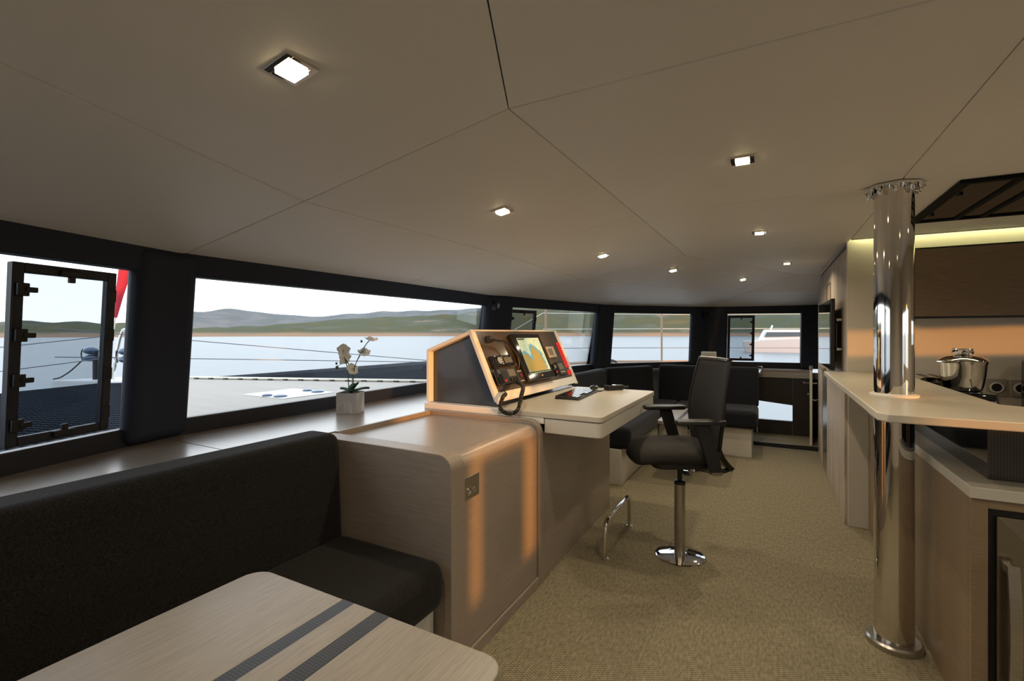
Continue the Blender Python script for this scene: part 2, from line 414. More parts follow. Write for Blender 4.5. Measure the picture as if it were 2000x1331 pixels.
# far lower wall with its low hull window
lw = sroot('wall_starboard', (0.1, 7.3, 0.0), 'dark lower wall with a low hull window')
def farw(x0, x1, z0, z1, m=M['dark_door'], nm='panel', y0=7.24, y1=7.30): MB().box(x0, x1, y0, y1, z0, z1).build(nm, m, lw, bevel=0.002)
farw(-1.0, -0.16, 0.0, 0.80); farw(0.255, 0.60, 0.0, 0.80); farw(-0.158, 0.253, 0.0, 0.235); farw(-0.158, 0.253, 0.52, 0.80)
farw(-0.16, 0.60, 0.803, 0.878, M['grey_panel'], 'fascia', 7.22, 7.30)
MB().hexa([(-0.16, 7.236, 0.485), (0.255, 7.236, 0.445), (0.255, 7.300, 0.445), (-0.16, 7.300, 0.485), (-0.16, 7.236, 0.521), (0.255, 7.236, 0.521), (0.255, 7.300, 0.521), (-0.16, 7.300, 0.521)]).build('window_head', M['dark_door'], lw)
MB().box(-0.16, 0.255, 7.27, 7.276, 0.23, 0.52).build('pane', M['glass'], lw)
fr = MB().box(-0.17, 0.270, 7.232, 7.242, 0.220, 0.236).box(0.253, 0.268, 7.232, 7.242, 0.236, 0.45)
fr.build('window_frame', M['black_plastic'], lw)
struct(MB().box(0.60, 0.66, 6.655, 7.6, 0, 2.06).build('wall_recess', M['dark_door']))
# raised step before it
st = sroot('floor_step', (0.0, 6.63, 0.0), 'carpeted step by the far wall')
MB().box(-0.40, 0.60, 6.645, 7.24, 0.0, 0.05).build('tread', M['carpet'], st)
MB().box(-0.40, 0.60, 6.622, 6.643, 0.0, 0.052).build('riser', M['black_plastic'], st)

# right-hand wood wall, galley end wall and the shell behind the camera
rw = sroot('wall_right', (0.55, 5.4, 0.0), 'pale oak full height wall')
for (a, b) in ((4.205, 5.04), (5.043, 5.88), (5.883, 6.65)):
    MB().box(0.492, 0.60, a, b, 0.0, 2.02).build('panel', M['wall_oak'], rw, bevel=0.002)
MB().box(0.500, 0.60, 4.205, 6.65, 2.02, 2.06).build('shadow_gap', M['black_plastic'], rw)  # black strip painting the shadow line between wall and ceiling
fr = MB().box(0.486, 0.492, 5.30, 5.31, 1.52, 1.86).box(0.486, 0.492, 5.62, 5.63, 1.52, 1.86).box(0.486, 0.492, 5.30, 5.63, 1.86, 1.87)
fr.build('panel_bead', M['cab_oak'], rw)
gw = sroot('wall_galley', (1.5, 4.25, 0), 'cream galley wall')
MB().box(0.490, 2.6, 4.20, 4.26, 0.0, 2.12).build('panel', M['galley_wall'], gw)
aft = sroot('wall_aft', (2.6, 1.5, 0), 'unseen cream aft bulkhead, openings shaped to let in sun patches')
def aw(y0, y1, z0, z1): MB().box(2.6, 2.68, y0, y1, z0, z1).build('panel', M['galley_wall'], aft)
aw(-1.0, -0.10, 0, 2.12); aw(2.06, 3.02, 0, 2.12); aw(3.96, 4.26, 0, 2.12)
aw(-0.14, 2.06, 1.58, 2.12); aw(-0.14, 2.06, 0, 0.36)
aw(0.01, 0.40, 0.36, 0.98); aw(0.57, 2.06, 0.36, 0.98); aw(0.50, 2.06, 0.98, 1.12)  # unseen wall, slots shaped to throw sun stripes on the console
aw(3.02, 3.96, 0, 1.305); aw(3.02, 3.96, 1.49, 2.12)  # opening shaped for the sun band on the galley wall
for y in (0.98, 1.50): MB().box(2.6, 2.68, y, y + 0.05, 1.12, 1.58).build('mullion', M['black_paint'], aft)
struct(MB().box(-1.85, 2.68, -1.08, -1.0, -0.05, 2.12).build('wall_left', M['galley_wall']))

# ------------------------------------------------------------------ ceiling in facets
c0 = [(0.50, -1.0), (0.50, 1.23), (0.50, 2.68), (0.50, 4.25), (0.50, 5.20), (0.50, 6.30)]
c1 = [(0.30, -1.0), (-0.68, 1.23), (-0.66, 2.68), (-0.64, 4.25), (-0.21, 5.18), (0.27, 6.33)]
c2 = [(-0.81, -1.0), (-1.58, 1.23), (-1.53, 2.68), (-1.56, 4.25), (-1.035, 5.52), (-0.29, 6.72)]
ct = [(-1.70, -1.0), (-2.38, 1.20), (-2.385, 2.68), (-2.36, 4.12), (-1.90, 6.01), (-0.79, 7.26)]
ZC, ZM, ZW = 2.06, 1.905, 1.755
roof_poly = [(-1.80, -1.05), (2.68, -1.05), (2.68, 4.30), (0.70, 4.30), (0.70, 7.62), (0.50, 7.58), (-0.84, 7.40), (-2.03, 6.12), (-2.52, 4.0), (-2.51, 1.14)]
ceil = struct(MB().plan(roof_poly, 2.13, 2.22).build('ceiling', M['ceil_back']), 'faceted beige ceiling of upholstered panels')
hd = MB()   # closing strip over the window heads
for i in range(5):
    a, b = SP(i, 0, ZT, -0.03), SP(i, 1, ZT, -0.03); c, d = SP(i, 0, ZT, -0.001), SP(i, 1, ZT, -0.001)
    hd.hexa([a, c, d, b, (a[0], a[1], 2.14), (c[0], c[1], 2.14), (d[0], d[1], 2.14), (b[0], b[1], 2.14)])
hd.build('head_strip', M['black_pad'], ceil)
def cpanel(pts, gap=0.0017, th=0.018):
    P = [Vector(p) for p in pts]; n = len(P)
    cen = sum(P, Vector()) / n
    lo = []
    for i in range(n):   # inset every corner
        a, p, b = P[i - 1], P[i], P[(i + 1) % n]
        e1 = (a - p).normalized(); e2 = (b - p).normalized(); s = max(0.25, e1.cross(e2).length)
        lo.append(p + (e1 + e2) * gap / s)
    hi = [p + Vector((0, 0, th)) for p in lo]
    if n == 4:
        # gently subdivided lower face so the twisted quads stay smooth
        N = 6; vs = []
        for j in range(N + 1):
            for i in range(N + 1):
                vs.append(lo[0].lerp(lo[1], i / N).lerp(lo[3].lerp(lo[2], i / N), j / N))
        fs = [(j * (N + 1) + i, j * (N + 1) + i + 1, (j + 1) * (N + 1) + i + 1, (j + 1) * (N + 1) + i) for j in range(N) for i in range(N)]
        m = MB(); m.add(vs, fs); o = len(m.v)
        m.v += [tuple(p) for p in hi]
        c = [0, N, (N + 1) * (N + 1) - 1, (N + 1) * N]
        m.f.append((o, o + 1, o + 2, o + 3))
        edges = [[i for i in range(N + 1)], [N + j * (N + 1) for j in range(N + 1)], [(N + 1) * (N + 1) - 1 - i for i in range(N + 1)], [(N + 1) * N - j * (N + 1) for j in range(N + 1)]]
        for k in range(4): m.f.append(tuple(edges[k]) + (o + (k + 1) % 4, o + k))
    else:
        m = MB().add(lo + hi, [tuple(range(n)), tuple(range(2 * n - 1, n - 1, -1))] + [(i, (i + 1) % n, n + (i + 1) % n, n + i) for i in range(n)])
    return m.build('ceiling_panel', M['ceil'], ceil, bevel=0.003, seg=2)
for k in range(5):
    cpanel([(*c0[k], ZC), (*c0[k + 1], ZC), (*c1[k + 1], ZC), (*c1[k], ZC)])
    cpanel([(*c1[k], ZC), (*c1[k + 1], ZC), (*c2[k + 1], ZM), (*c2[k], ZM)])
    cpanel([(*c2[k], ZM), (*c2[k + 1], ZM), (*ct[k + 1], ZW), (*ct[k], ZW)])
cpanel([(0.50, 6.30, ZC), (0.60, 6.72, ZM), (-0.29, 6.72, ZM), (0.27, 6.33, ZC)])
cpanel([(-0.29, 6.72, ZM), (0.60, 6.72, ZM), (0.60, 7.46, ZW), (-0.79, 7.26, ZW)])
for (y0, y1) in ((-1.0, 1.23), (1.23, 2.68), (2.68, 4.10)):
    cpanel([(2.6, y0, ZC), (2.6, y1, ZC), (0.50, y1, ZC), (0.50, y0, ZC)])
MB().box(0.50, 2.6, 4.10, 4.115, 2.055, 2.13).build('cove_lip', M['ceil'], ceil)
cove = thing('cove_light_strip', (1.5, 4.16, 2.10), 'greenish LED strip hidden above the galley wall', 'light strip')
MB().box(0.52, 2.58, 4.150, 4.190, 2.105, 2.118).build('diffuser', M['cove'], cove)
MB().box(0.51, 2.59, 4.140, 4.199, 2.118, 2.130).build('channel', M['brushed'], cove)

# ------------------------------------------------------------------ downlights
def dz(x): return ZC + (ZC - ZM) / (-0.66 + 1.55) * (x + 0.66)
spots = [(-0.925, 0.688, 1, 'nearest square downlight, in the ceiling panel at upper left'),
         (-1.121, 1.968, 1, 'square downlight above the instrument console'),
         (-1.110, 3.473, 1, 'square downlight beyond the console, third along the sloping panels'),
         (-0.812, 4.710, 1, 'square downlight over the small far table'),
         (-0.270, 5.870, 1, 'farthest square downlight, over the far bench'),
         (-0.094, 2.015, 0, 'square downlight in the flat panel left of the pillar top'),
         (-0.065, 3.528, 0, 'square downlight between the pillar and the far ceiling crease'),
         (0.136, 5.210, 0, 'square downlight near the wood wall and television')]
extra = [(1.05, 1.3), (1.75, 2.3), (0.9, 0.0)]  # last one, behind the camera, is unseen and added for its light
slope = math.atan((ZC - ZM) / 0.89)
def downlight(x, y, z, tilt, label):
    r = thing('ceiling_downlight', (x, y, z), label, 'downlight', 'square ceiling downlights')
    r.rotation_euler = tilt
    s, t = 0.041, 0.024
    fr = MB()
    for (a, b, c, d) in ((-s, s, -s, -t), (-s, s, t, s), (-s, -t, -t, t), (t, s, -t, t)): fr.box(a, b, c, d, -0.005, 0.003)
    fr.build('bezel', M['chrome'], r, bevel=0.001, local=True)
    MB().box(-t, t, -t, t, -0.012, 0.002).build('diffuser', M['lamp'], r, local=True)
    ld = bpy.data.lights.new('downlight_lamp', 'AREA'); ld.energy = LAMP_W; ld.color = (1.0, 0.83, 0.58)
    ld.size = 0.046; ld.spread = math.radians(150)
    lo = bpy.data.objects.new('lamp', ld); COL.objects.link(lo); lo.parent = r; lo.location = (0, 0, -0.0135)
def face_tilt(x, y):   # far facets lean another way
    return None
for (x, y, sl, lab) in spots:
    if not sl: downlight(x, y, ZC - 0.001, (0, 0, 0), lab); continue
    if y < 1.23:
        f = (1.23 - y) / 2.23; xa = -0.68 + 0.98 * f; xb = -1.58 + 0.77 * f
        z = ZC + (ZM - ZC) * (x - xa) / (xb - xa)
        downlight(x, y, z - 0.001, (0, -slope, 0), lab)
    elif y < 4.25: downlight(x, y, dz(x) - 0.001, (0, -slope, 0), lab)
    else:
        # nearest point between the two creases
        def seg(c, p):
            best = None
            for k in range(3, 5):
                a, b = Vector(c[k]), Vector(c[k + 1]); t = max(0, min(1, (p - a).dot(b - a) / (b - a).length_squared))
                q = a.lerp(b, t); d = (p - q).length
                if best is None or d < best[0]: best = (d, q)
            return best
        p = Vector((x, y)); d1, q1 = seg(c1, p); d2, q2 = seg(c2, p)
        z = ZC + (ZM - ZC) * d1 / (d1 + d2)
        dirn = (q2 - q1).normalized()
        sl_ = math.atan((ZC - ZM) / (q2 - q1).length)
        downlight(x, y, z - 0.003, Matrix.Rotation(sl_, 3, Vector((dirn.y, -dirn.x, 0)).normalized() * -1).to_euler(), lab)
for n_, (x, y) in enumerate(extra):
    downlight(x, y, ZC - 0.001, (0, 0, 0), ['square downlight above the galley worktop corner', 'square downlight over the rear of the galley', 'unseen square downlight added behind the viewer for its light'][n_])

# skylight hatch over the galley
sk = thing('ceiling_hatch', (1.05, 3.15, 2.05), 'dark glazed hatch in the ceiling above the galley', 'hatch')
fr = MB()
fr.box(0.72, 1.50, 2.73, 2.76, 2.042, 2.060).box(0.72, 1.50, 3.58, 3.61, 2.042, 2.060).box(0.72, 0.76, 2.76, 3.58, 2.042, 2.060)
for x in (0.925, 1.04, 1.30): fr.box(x - .012, x + .012, 2.76, 3.58, 2.042, 2.060)
fr.box(1.46, 1.50, 2.76, 3.58, 2.042, 2.060)
fr.build('frame', M['matte_black'], sk, bevel=0.003)
for (a, b) in ((0.76, 0.913), (0.937, 1.028), (1.052, 1.288), (1.312, 1.46)):
    MB().box(a, b, 2.76, 3.58, 2.050, 2.058).build('pane', M['roof_glass'], sk)
for y in (2.95, 3.40): MB().box(0.775, 0.79, y, y + 0.05, 2.040, 2.05).build('latch', M['black_plastic'], sk, bevel=0.003)

def smoothpath(P, n=6):
    P = [Vector(p) for p in P]; out = []
    for i in range(len(P) - 1):
        p0, p1, p2, p3 = P[max(0, i - 1)], P[i], P[i + 1], P[min(len(P) - 1, i + 2)]
        for k in range(n):
            t = k / n
            out.append(0.5 * ((2 * p1) + (-p0 + p2) * t + (2 * p0 - 5 * p1 + 4 * p2 - p3) * t * t + (-p0 + 3 * p1 - 3 * p2 + p3) * t ** 3))
    out.append(P[-1]); return out

# ------------------------------------------------------------------ near sofa
sf = thing('sofa', (-1.55, 0.5, 0), 'charcoal wool bench sofa beside the oak cabinet', 'sofa')
MB().box(-1.92, -1.20, -0.62, 1.545, 0.0, 0.30).build('base', M['white'], sf, bevel=0.004)
def cushion(x0, x1, y0, y1, z0, z1, lean=0.0, n=None):
    return MB().hexa([(x0, y0, z0), (x1, y0, z0), (x1, y1, z0), (x0, y1, z0), (x0 - lean, y0, z1), (x1 - lean, y0, z1), (x1 - lean, y1, z1), (x0 - lean, y1, z1)])
cushion(-1.72, -1.135, -0.62, 1.548, 0.302, 0.495).build('seat_cushion', M['sofa'], sf, bevel=0.055, seg=5)
cushion(-1.885, -1.690, -0.62, 1.540, 0.302, 0.945, 0.03).build('back_cushion', M['sofa'], sf, bevel=0.045, seg=5)

# ------------------------------------------------------------------ near table
tb = thing('dining_table', (-0.88, 0.3, 0), 'oak dining table with two dark inlaid stripes', 'table')
TX0, TX1, TY0, TY1 = -1.295, -0.475, -0.32, 0.862
S1, S2, S3, S4 = -0.958, -0.918, -0.846, -0.802
zt0, zt1 = 0.685, 0.72
MB().plan(rrect(TX0, S1, TY0, TY1, 0.055, 6, (0, 1, 1, 0)), zt0, zt1).build('top_board', M['table_oak'], tb, bevel=0.003)
MB().plan(rrect(S2, S3, TY0, TY1, 0.001, 1, (0, 0, 0, 0)), zt0, zt1).build('top_board', M['table_oak'], tb, bevel=0.001)
MB().plan(rrect(S4, TX1, TY0, TY1, 0.055, 6, (1, 0, 0, 1)), zt0, zt1).build('top_board', M['table_oak'], tb, bevel=0.003)
MB().box(S1, S2, TY0, TY1, zt0, zt1 - 0.0006).build('inlay_strip', M['carbon_strip'], tb)
MB().box(S3, S4, TY0, TY1, zt0, zt1 - 0.0006).build('inlay_strip', M['carbon_strip'], tb)
MB().cyl((-0.88, 0.27, 0.012), 0.045, zt0 - 0.012, 28).build('column', M['chrome'], tb)
MB().lathe([(0.20, 0), (0.20, 0.008), (0.19, 0.012)], (-0.88, 0.27, 0.0), 36).build('foot_plate', M['chrome'], tb)

# ------------------------------------------------------------------ oak console cabinet with rounded front
XF, XB = -1.12, -1.895
def cabprof(zt, r, x_back=XB, x_front=XF, z0=0.0, n=8):
    p = [(x_back, z0), (x_front, z0), (x_front, zt - r)]
    for k in range(1, n + 1):
        a = PI / 2 * k / n; p.append((x_front - r + r * math.cos(a), zt - r + r * math.sin(a)))
    return p + [(x_back, zt)]
cb = thing('console_cabinet', (-1.5, 2.0, 0), 'oak cabinet with a rounded front edge beside the sofa', 'cabinet')
MB().xz(cabprof(0.905, 0.065), 1.555, 1.652).build('end_panel', M['oak_x'], cb, bevel=0.003)
MB().xz(cabprof(0.888, 0.060, XB, XF - 0.012, 0.055), 1.656, 2.372).build('tambour_door', M['oak_y'], cb)
MB().xz([(XB, 0.0), (XF, 0.0), (XF, 0.05), (XB, 0.05)], 1.653, 2.378).build('toe_board', M['oak_y'], cb, bevel=0.002)
MB().xz(cabprof(0.872, 0.058, XB, XF - 0.02, 0.05), 2.373, 2.379).build('shadow_gap', M['black_plastic'], cb)  # black sheet painting the recess shadow beside the door
MB().xz(cabprof(0.915, 0.075), 2.380, 2.425).build('end_panel', M['oak_x'], cb, bevel=0.003)
MB().box(XB - 0.001, XB + 0.022, 1.653, 2.378, 0.86, 0.912).build('back_lip', M['oak_y'], cb, bevel=0.002)
lp = MB().box(XF - 0.012, XF - 0.008, 1.662, 1.775, 0.690, 0.785).build('lock_plate', M['brushed'], cb, bevel=0.001)
MB().lathe([(0.016, 0), (0.016, 0.006), (0.011, 0.008), (0.009, 0.003)], (XF - 0.008, 1.690, 0.722), 20, 'x').build('lock_cylinder', M['chrome'], lp)
MB().lathe([(0.010, 0), (0.010, 0.004), (0.006, 0.005)], (XF - 0.008, 1.735, 0.722), 16, 'x').build('lock_button', M['chrome'], lp)

# ------------------------------------------------------------------ chart desk
dk = thing('chart_desk', (-1.3, 3.1, 0), 'cream topped desk with a deep drawer and oak base', 'desk')
MB().box(-1.90, -1.135, 2.428, 3.735, 0.0, 0.84).build('base', M['oak_y'], dk, bevel=0.002)
MB().xz([(-1.965, 0.885), (-1.965, 0.949), (-1.118, 0.949), (-1.118, 0.885)], 2.432, 3.735).build('carcass', M['white_edge'], dk, bevel=0.004)
MB().plan(rrect(-1.42, -0.78, 2.430, 3.735, 0.035, 5, (1, 0, 0, 1)), 0.920, 0.952).build('top', M['corian'], dk, bevel=0.004)
MB().plan(rrect(-1.115, -0.785, 2.434, 3.730, 0.035, 5, (1, 0, 0, 1)), 0.836, 0.917).build('drawer', M['white'], dk, bevel=0.004)

# instrument pod on the desk
pod = thing('instrument_console', (-1.65, 3.1, 0.95), 'sloping white framed instrument console on the desk', 'console')
PY0, PY1 = 2.452, 3.775
A_, B_, C_, D_ = (-1.964, 0.952), (-1.964, 1.290), (-1.623, 1.416), (-1.423, 0.974)
def inset(poly, d):
    n = len(poly); out = []
    for i in range(n):
        a, p, b = Vector(poly[i - 1]), Vector(poly[i]), Vector(poly[(i + 1) % n])
        e1 = (a - p).normalized(); e2 = (b - p).normalized(); s = e1.x * e2.y - e1.y * e2.x
        out.append(tuple(p + (e1 + e2) * d / max(.2, abs(s))))
    return out
def pod_frame(y0, y1, t=0.022):
    m = MB()
    for (p, q) in ((A_, B_), (B_, C_), (C_, D_)):
        pv, qv = Vector(p), Vector(q); e = (qv - pv).normalized(); n_ = Vector((e.y, -e.x))
        m.xz([tuple(pv - e * (0.0 if p == A_ else 0)), tuple(qv), tuple(qv + n_ * t), tuple(pv + n_ * t)], y0, y1)
    return m
pv = [A_, B_, C_, D_]
inn = inset([A_, B_, C_, D_, (-1.47, 0.952)], 0.022)
# side cheeks: outline bars proud of the recessed carbon side
for (y0, y1) in ((PY0, PY0 + 0.05), (PY1 - 0.05, PY1)):
    m = MB()
    m.xz([A_, B_, inn[1], (inn[0][0], 0.952)], y0, y1); m.xz([B_, C_, inn[2], inn[1]], y0, y1)
    m.xz([C_, D_, inn[3], inn[2]], y0, y1)
    m.build('frame_cheek', M['white_edge'], pod, bevel=0.003)
ym = PY1 - PY0
MB().xz([A_, B_, inn[1], (inn[0][0], 0.952)], PY0 + .05, PY1 - .05).build('back_panel', M['white_edge'], pod)
MB().xz([B_, C_, inn[2], inn[1]], PY0 + .05, PY1 - .05).build('top_panel', M['white_edge'], pod)
for y in (PY0 + 0.045, PY1 - 0.051):
    MB().xz([(inn[0][0], 0.953), inn[1], inn[2], inn[3], (-1.452, 0.953)], y, y + 0.006).build('side_panel', M['carbon_side'], pod)
MB().xz([(-1.452, 0.953), (-1.462, 0.985), (-1.470, 0.985), (-1.460, 0.953)], PY0 + 0.052, PY1 - 0.052).build('kick_panel', M['gloss_black'], pod)
BC = Vector((-1.623, 2.45, 1.416)); BL = math.hypot(0.2, 0.442); SV = Vector((0.2 / BL, 0, -0.442 / BL)); NV = Vector((0.442 / BL, 0, 0.2 / BL))
BO = [0.0, 0.0, 1.0]   # offset of the instrument being built on the board, and its depth scale
def bp(u, v, h=0.0): return tuple(BC + Vector((0, u + BO[0], 0)) + SV * (v + BO[1]) + NV * h * BO[2])
def bbox(mb, u0, u1, v0, v1, h0, h1):
    return mb.hexa([bp(u0, v0, h0), bp(u1, v0, h0), bp(u1, v1, h0), bp(u0, v1, h0), bp(u0, v0, h1), bp(u1, v0, h1), bp(u1, v1, h1), bp(u0, v1, h1)])
def bpoly(mb, pts, h0, h1): return mb.prism(pts, lambda p, q, t: bp(p, q, t), h0, h1)
bbox(MB(), 0.052, 1.275, 0.006, 0.416, -0.012, 0.0).build('board', M['board'], pod)
bbox(MB(), 0.0, 1.327, -0.002, 0.010, -0.014, 0.004).build('top_lip', M['white_edge'], pod, bevel=0.002)
bbox(MB(), 0.0, 0.022, 0.010, 0.485, -0.010, 0.004).build('side_lip', M['white_edge'], pod, bevel=0.002)
bbox(MB(), 1.305, 1.327, 0.010, 0.485, -0.010, 0.004).build('side_lip', M['white_edge'], pod, bevel=0.002)
bbox(MB(), 0.022, 1.305, 0.418, 0.476, -0.014, 0.003).build('bottom_lip', M['white_edge'], pod, bevel=0.002)
bbox(MB(), 0.022, 0.054, 0.010, 0.418, -0.014, -0.0005).build('board_edge', M['board'], pod)
bbox(MB(), 1.273, 1.305, 0.010, 0.418, -0.014, -0.0005).build('board_edge', M['board'], pod)

# chart plotter
mo = thing('chart_plotter', bp(0.70, 0.39, 0.0), 'black chart plotter screen showing a coastline chart', 'monitor')
MU0, MU1, MV0, MV1 = 0.420, 0.860, 0.044, 0.398
bbox(MB(), MU0, MU1, MV0, MV1, 0.001, 0.038).build('housing', M['black_plastic'], mo, bevel=0.008)
bbox(MB(), MU0 + .004, MU1 - .004, MV0 + .004, MV1 - .004, 0.038, 0.041).build('bezel', M['gloss_black'], mo, bevel=0.003)
SU0, SU1, SV0, SV1 = 0.470, 0.818, 0.080, 0.347
def sc(p): return (SU0 + (SU1 - SU0) * p[0], SV0 + (SV1 - SV0) * p[1])
scr = bbox(MB(), SU0, SU1, SV0, SV1, 0.041, 0.0425).build('screen', M['chart_sea'], mo)
shoal = [(0, .40), (.07, .36), (.16, .38), (.26, .46), (.34, .54), (.37, .42), (.38, .28), (.44, .20), (.54, .17), (.60, .22), (.70, .28), (.78, .38), (.90, .44), (.86, .56), (.90, .66), (.88, .78), (.92, .88), (.86, .95), (0, .95)]
land = [(0, .47), (.10, .44), (.20, .50), (.30, .60), (.36, .66), (.42, .58), (.42, .44), (.45, .33), (.52, .27), (.60, .31), (.68, .38), (.75, .46), (.82, .52), (.80, .62), (.84, .72), (.82, .82), (.86, .90), (.82, .95), (0, .95)]
bpoly(MB(), [sc(p) for p in shoal], 0.0427, 0.0429).build('chart_shoal', M['chart_shoal'], scr)
bpoly(MB(), [sc(p) for p in land], 0.0430, 0.0433).build('chart_land', M['chart_land'], scr)
ink = MB()
for _ in range(46):
    u, v = random.random(), random.random() * .93
    if v > .42 and u < .82 and random.random() < .8: continue
    a, b = sc((u * .97, v)); bbox(ink, a, a + random.uniform(.003, .012), b, b + .0022, 0.0434, 0.0436)
for cc, rr in (((.80, .22), .055), ((.86, .62), .04)):
    a, b = sc(cc)
    for k in range(16):
        t0 = 2 * PI * k / 16; bbox(ink, a + rr * .8 * math.cos(t0) - .003, a + rr * .8 * math.cos(t0) + .003, b + rr * math.sin(t0) * .8 - .0025, b + rr * .8 * math.sin(t0) + .0025, 0.0434, 0.0436)
a, b = sc((0, .955)); bbox(ink, a, a + .35, b, b + .010, 0.0434, 0.0436)
a, b = sc((0, .0)); bbox(ink, a + .004, a + .11, b + .004, b + .014, 0.0434, 0.0436)
ink.build('chart_marks', M['chart_ink'], scr, kind='stuff')
bbox(MB(), 0.635, 0.655, 0.366, 0.374, 0.041, 0.042).build('badge', M['dial_white'], mo)

# gooseneck lamp over the board
gl = thing('gooseneck_lamp', bp(0.38, 0.33, 0.0), 'black gooseneck reading lamp curving over the instrument board', 'lamp')
MB().tube(smoothpath([bp(.380, .31, .0), bp(.385, .27, .03), bp(.378, .22, .045), bp(.345, .168, .05), bp(.30, .118, .052), bp(.22, .098, .052), bp(.125, .092, .05)]), 0.0055, 10).build('neck', M['black_plastic'], gl)
MB().tube([bp(.145, .093, .055), bp(.115, .090, .052), bp(.085, .086, .046), bp(.072, .085, .042)], 0.02, 16, radii=[.008, .018, .025, .024]).build('head', M['black_plastic'], gl)
bbox(MB(), .365, .400, .298, .330, 0.001, .014).build('mount', M['black_plastic'], gl, bevel=.003)

# radio, VHF and small instruments
BO[:] = [-.042, .007, .75]
rd = thing('stereo_radio', bp(.25, .25), 'small black car stereo above the radio handset', 'radio')
bbox(MB(), .118, .388, .180, .255, 0.001, .030).build('body', M['gloss_black'], rd, bevel=.006)
MB().prism([(math.cos(2 * PI * k / 20) * .024, math.sin(2 * PI * k / 20) * .024) for k in range(20)], lambda p, q, t: bp(.200 + p, .218 + q, t), .030, .042).build('knob', M['brushed'], rd, bevel=.002)
bbox(MB(), .27, .37, .198, .236, .030, .0315).build('display', M['lcd'], rd)
for k in range(4): bbox(MB(), .235, .248, .192 + .014 * k, .200 + .014 * k, .030, .033).build('button', M['dial_white'], rd)
BO[:] = [-.030, .007, .55]
vh = thing('vhf_radio', bp(.21, .37), 'black marine radio with a fist handset on its left', 'radio')
bbox(MB(), .120, .345, .272, .372, 0.001, .050).build('body', M['black_plastic'], vh, bevel=.006)
sp = MB()
for k in range(8): bbox(sp, .128, .215, .284 + .008 * k, .288 + .008 * k, .050, .052)
sp.build('speaker_grille', M['black_paint'], vh)
bbox(MB(), .235, .325, .282, .330, .050, .0515).build('display', M['lcd'], vh)
for u, mm in ((.245, M['black_plastic']), (.285, M['black_plastic']), (.325, M['black_plastic'])):
    MB().prism([(math.cos(2 * PI * k / 14) * .011, math.sin(2 * PI * k / 14) * .011) for k in range(14)], lambda p, q, t: bp(u + p, .350 + q, t), .050, .066).build('knob', mm, vh, bevel=.002)
bbox(MB(), .165, .185, .347, .357, .050, .055).build('red_button', M['red_tag'], vh)
hs = bpoly(MB(), rrect(.058, .122, .268, .378, .018, 4), .050, .088).build('handset', M['gloss_black'], vh, bevel=.008)
hg = MB()
for k in range(4): bbox(hg, .072, .108, .282 + .007 * k, .285 + .007 * k, .088, .089)
hg.build('grille', M['brushed'], hs)
BO[:] = [0, 0, 1]
def coil(path, r, wr, turns):
    P = [Vector(p) for p in path]; fine = []
    L = [0]
    for i in range(len(P) - 1): L.append(L[-1] + (P[i + 1] - P[i]).length)
    N = turns * 9
    for k in range(N + 1):
        s_ = L[-1] * k / N; i = max(j for j in range(len(P) - 1) if L[j] <= s_ + 1e-9)
        fine.append(P[i].lerp(P[i + 1], (s_ - L[i]) / (L[i + 1] - L[i])))
    out = []; up = None
    for k in range(N + 1):
        t = (fine[min(N, k + 1)] - fine[max(0, k - 1)]).normalized()
        if up is None: up = t.orthogonal().normalized()
        up = (up - t * up.dot(t)).normalized(); bi = t.cross(up); a = 2 * PI * k / 9
        out.append(fine[k] + (up * math.cos(a) + bi * math.sin(a)) * r)
    return MB().tube(out, wr, 5)
cpath = smoothpath([bp(.065, .380, .040), bp(.055, .44, .040), (-1.385, 2.440, 1.02), (-1.385, 2.405, .965), (-1.350, 2.398, .938), (-1.305, 2.398, .935), (-1.265, 2.402, .962), (-1.265, 2.440, 1.03), (-1.31, 2.55, 1.075), bp(.27, .385, .030)])
coil(cpath[6:], .0085, .0048, 62).build('coiled_cord', M['black_plastic'], vh)
MB().tube(cpath[:8], .004, 8).build('cord_lead', M['black_plastic'], vh)
BO[:] = [-.064, .003, .8]
sw = thing('switch_box', bp(.43, .38), 'small black switch box with a red rocker beside the marine radio', 'switch')
bbox(MB(), .388, .478, .295, .388, 0.001, .026).build('body', M['black_plastic'], sw, bevel=.005)
bbox(MB(), .420, .450, .325, .352, .026, .032).build('rocker', M['red_tag_ink'], sw, bevel=.002)
bbox(MB(), .405, .460, .304, .309, .026, .0268).build('marking', M['dial_white'], sw)
bbox(MB(), .405, .460, .372, .377, .026, .0268).build('marking', M['dial_white'], sw)
BO[:] = [-.02, 0, 1]
kn = thing('push_knob', bp(.385, .255), 'tiny brass push knob between the stereo and the screen', 'knob')
MB().prism([(math.cos(2 * PI * k / 14) * .011, math.sin(2 * PI * k / 14) * .011) for k in range(14)], lambda p, q, t: bp(.405 + p, .258 + q, t), .001, .014).build('cap', M['chrome'], kn, bevel=.003)
BO[:] = [-.012, .003, .8]
ins = thing('autopilot_display', bp(1.04, .24), 'grey framed instrument display right of the chart plotter', 'display')
bbox(MB(), .972, 1.118, .142, .236, 0.001, .016).build('body', M['grey_panel'], ins, bevel=.004)
bbox(MB(), .985, 1.065, .160, .218, .016, .0168).build('lcd', M['lcd'], ins)
for k in range(5): bbox(MB(), 1.082, 1.104, .154 + .015 * k, .163 + .015 * k, .016, .019).build('button', M['dial_white'], ins)
d2 = thing('engine_switch_panel', bp(.99, .39), 'narrow black panel with a red light beside the chart plotter', 'switch')
bbox(MB(), .962, 1.024, .288, .390, 0.001, .020).build('body', M['gloss_black'], d2, bevel=.004)
bbox(MB(), .982, 1.002, .350, .362, .020, .022).build('indicator', M['red_tag'], d2)
bbox(MB(), .975, 1.012, .300, .325, .020, .021).build('display', M['lcd'], d2)
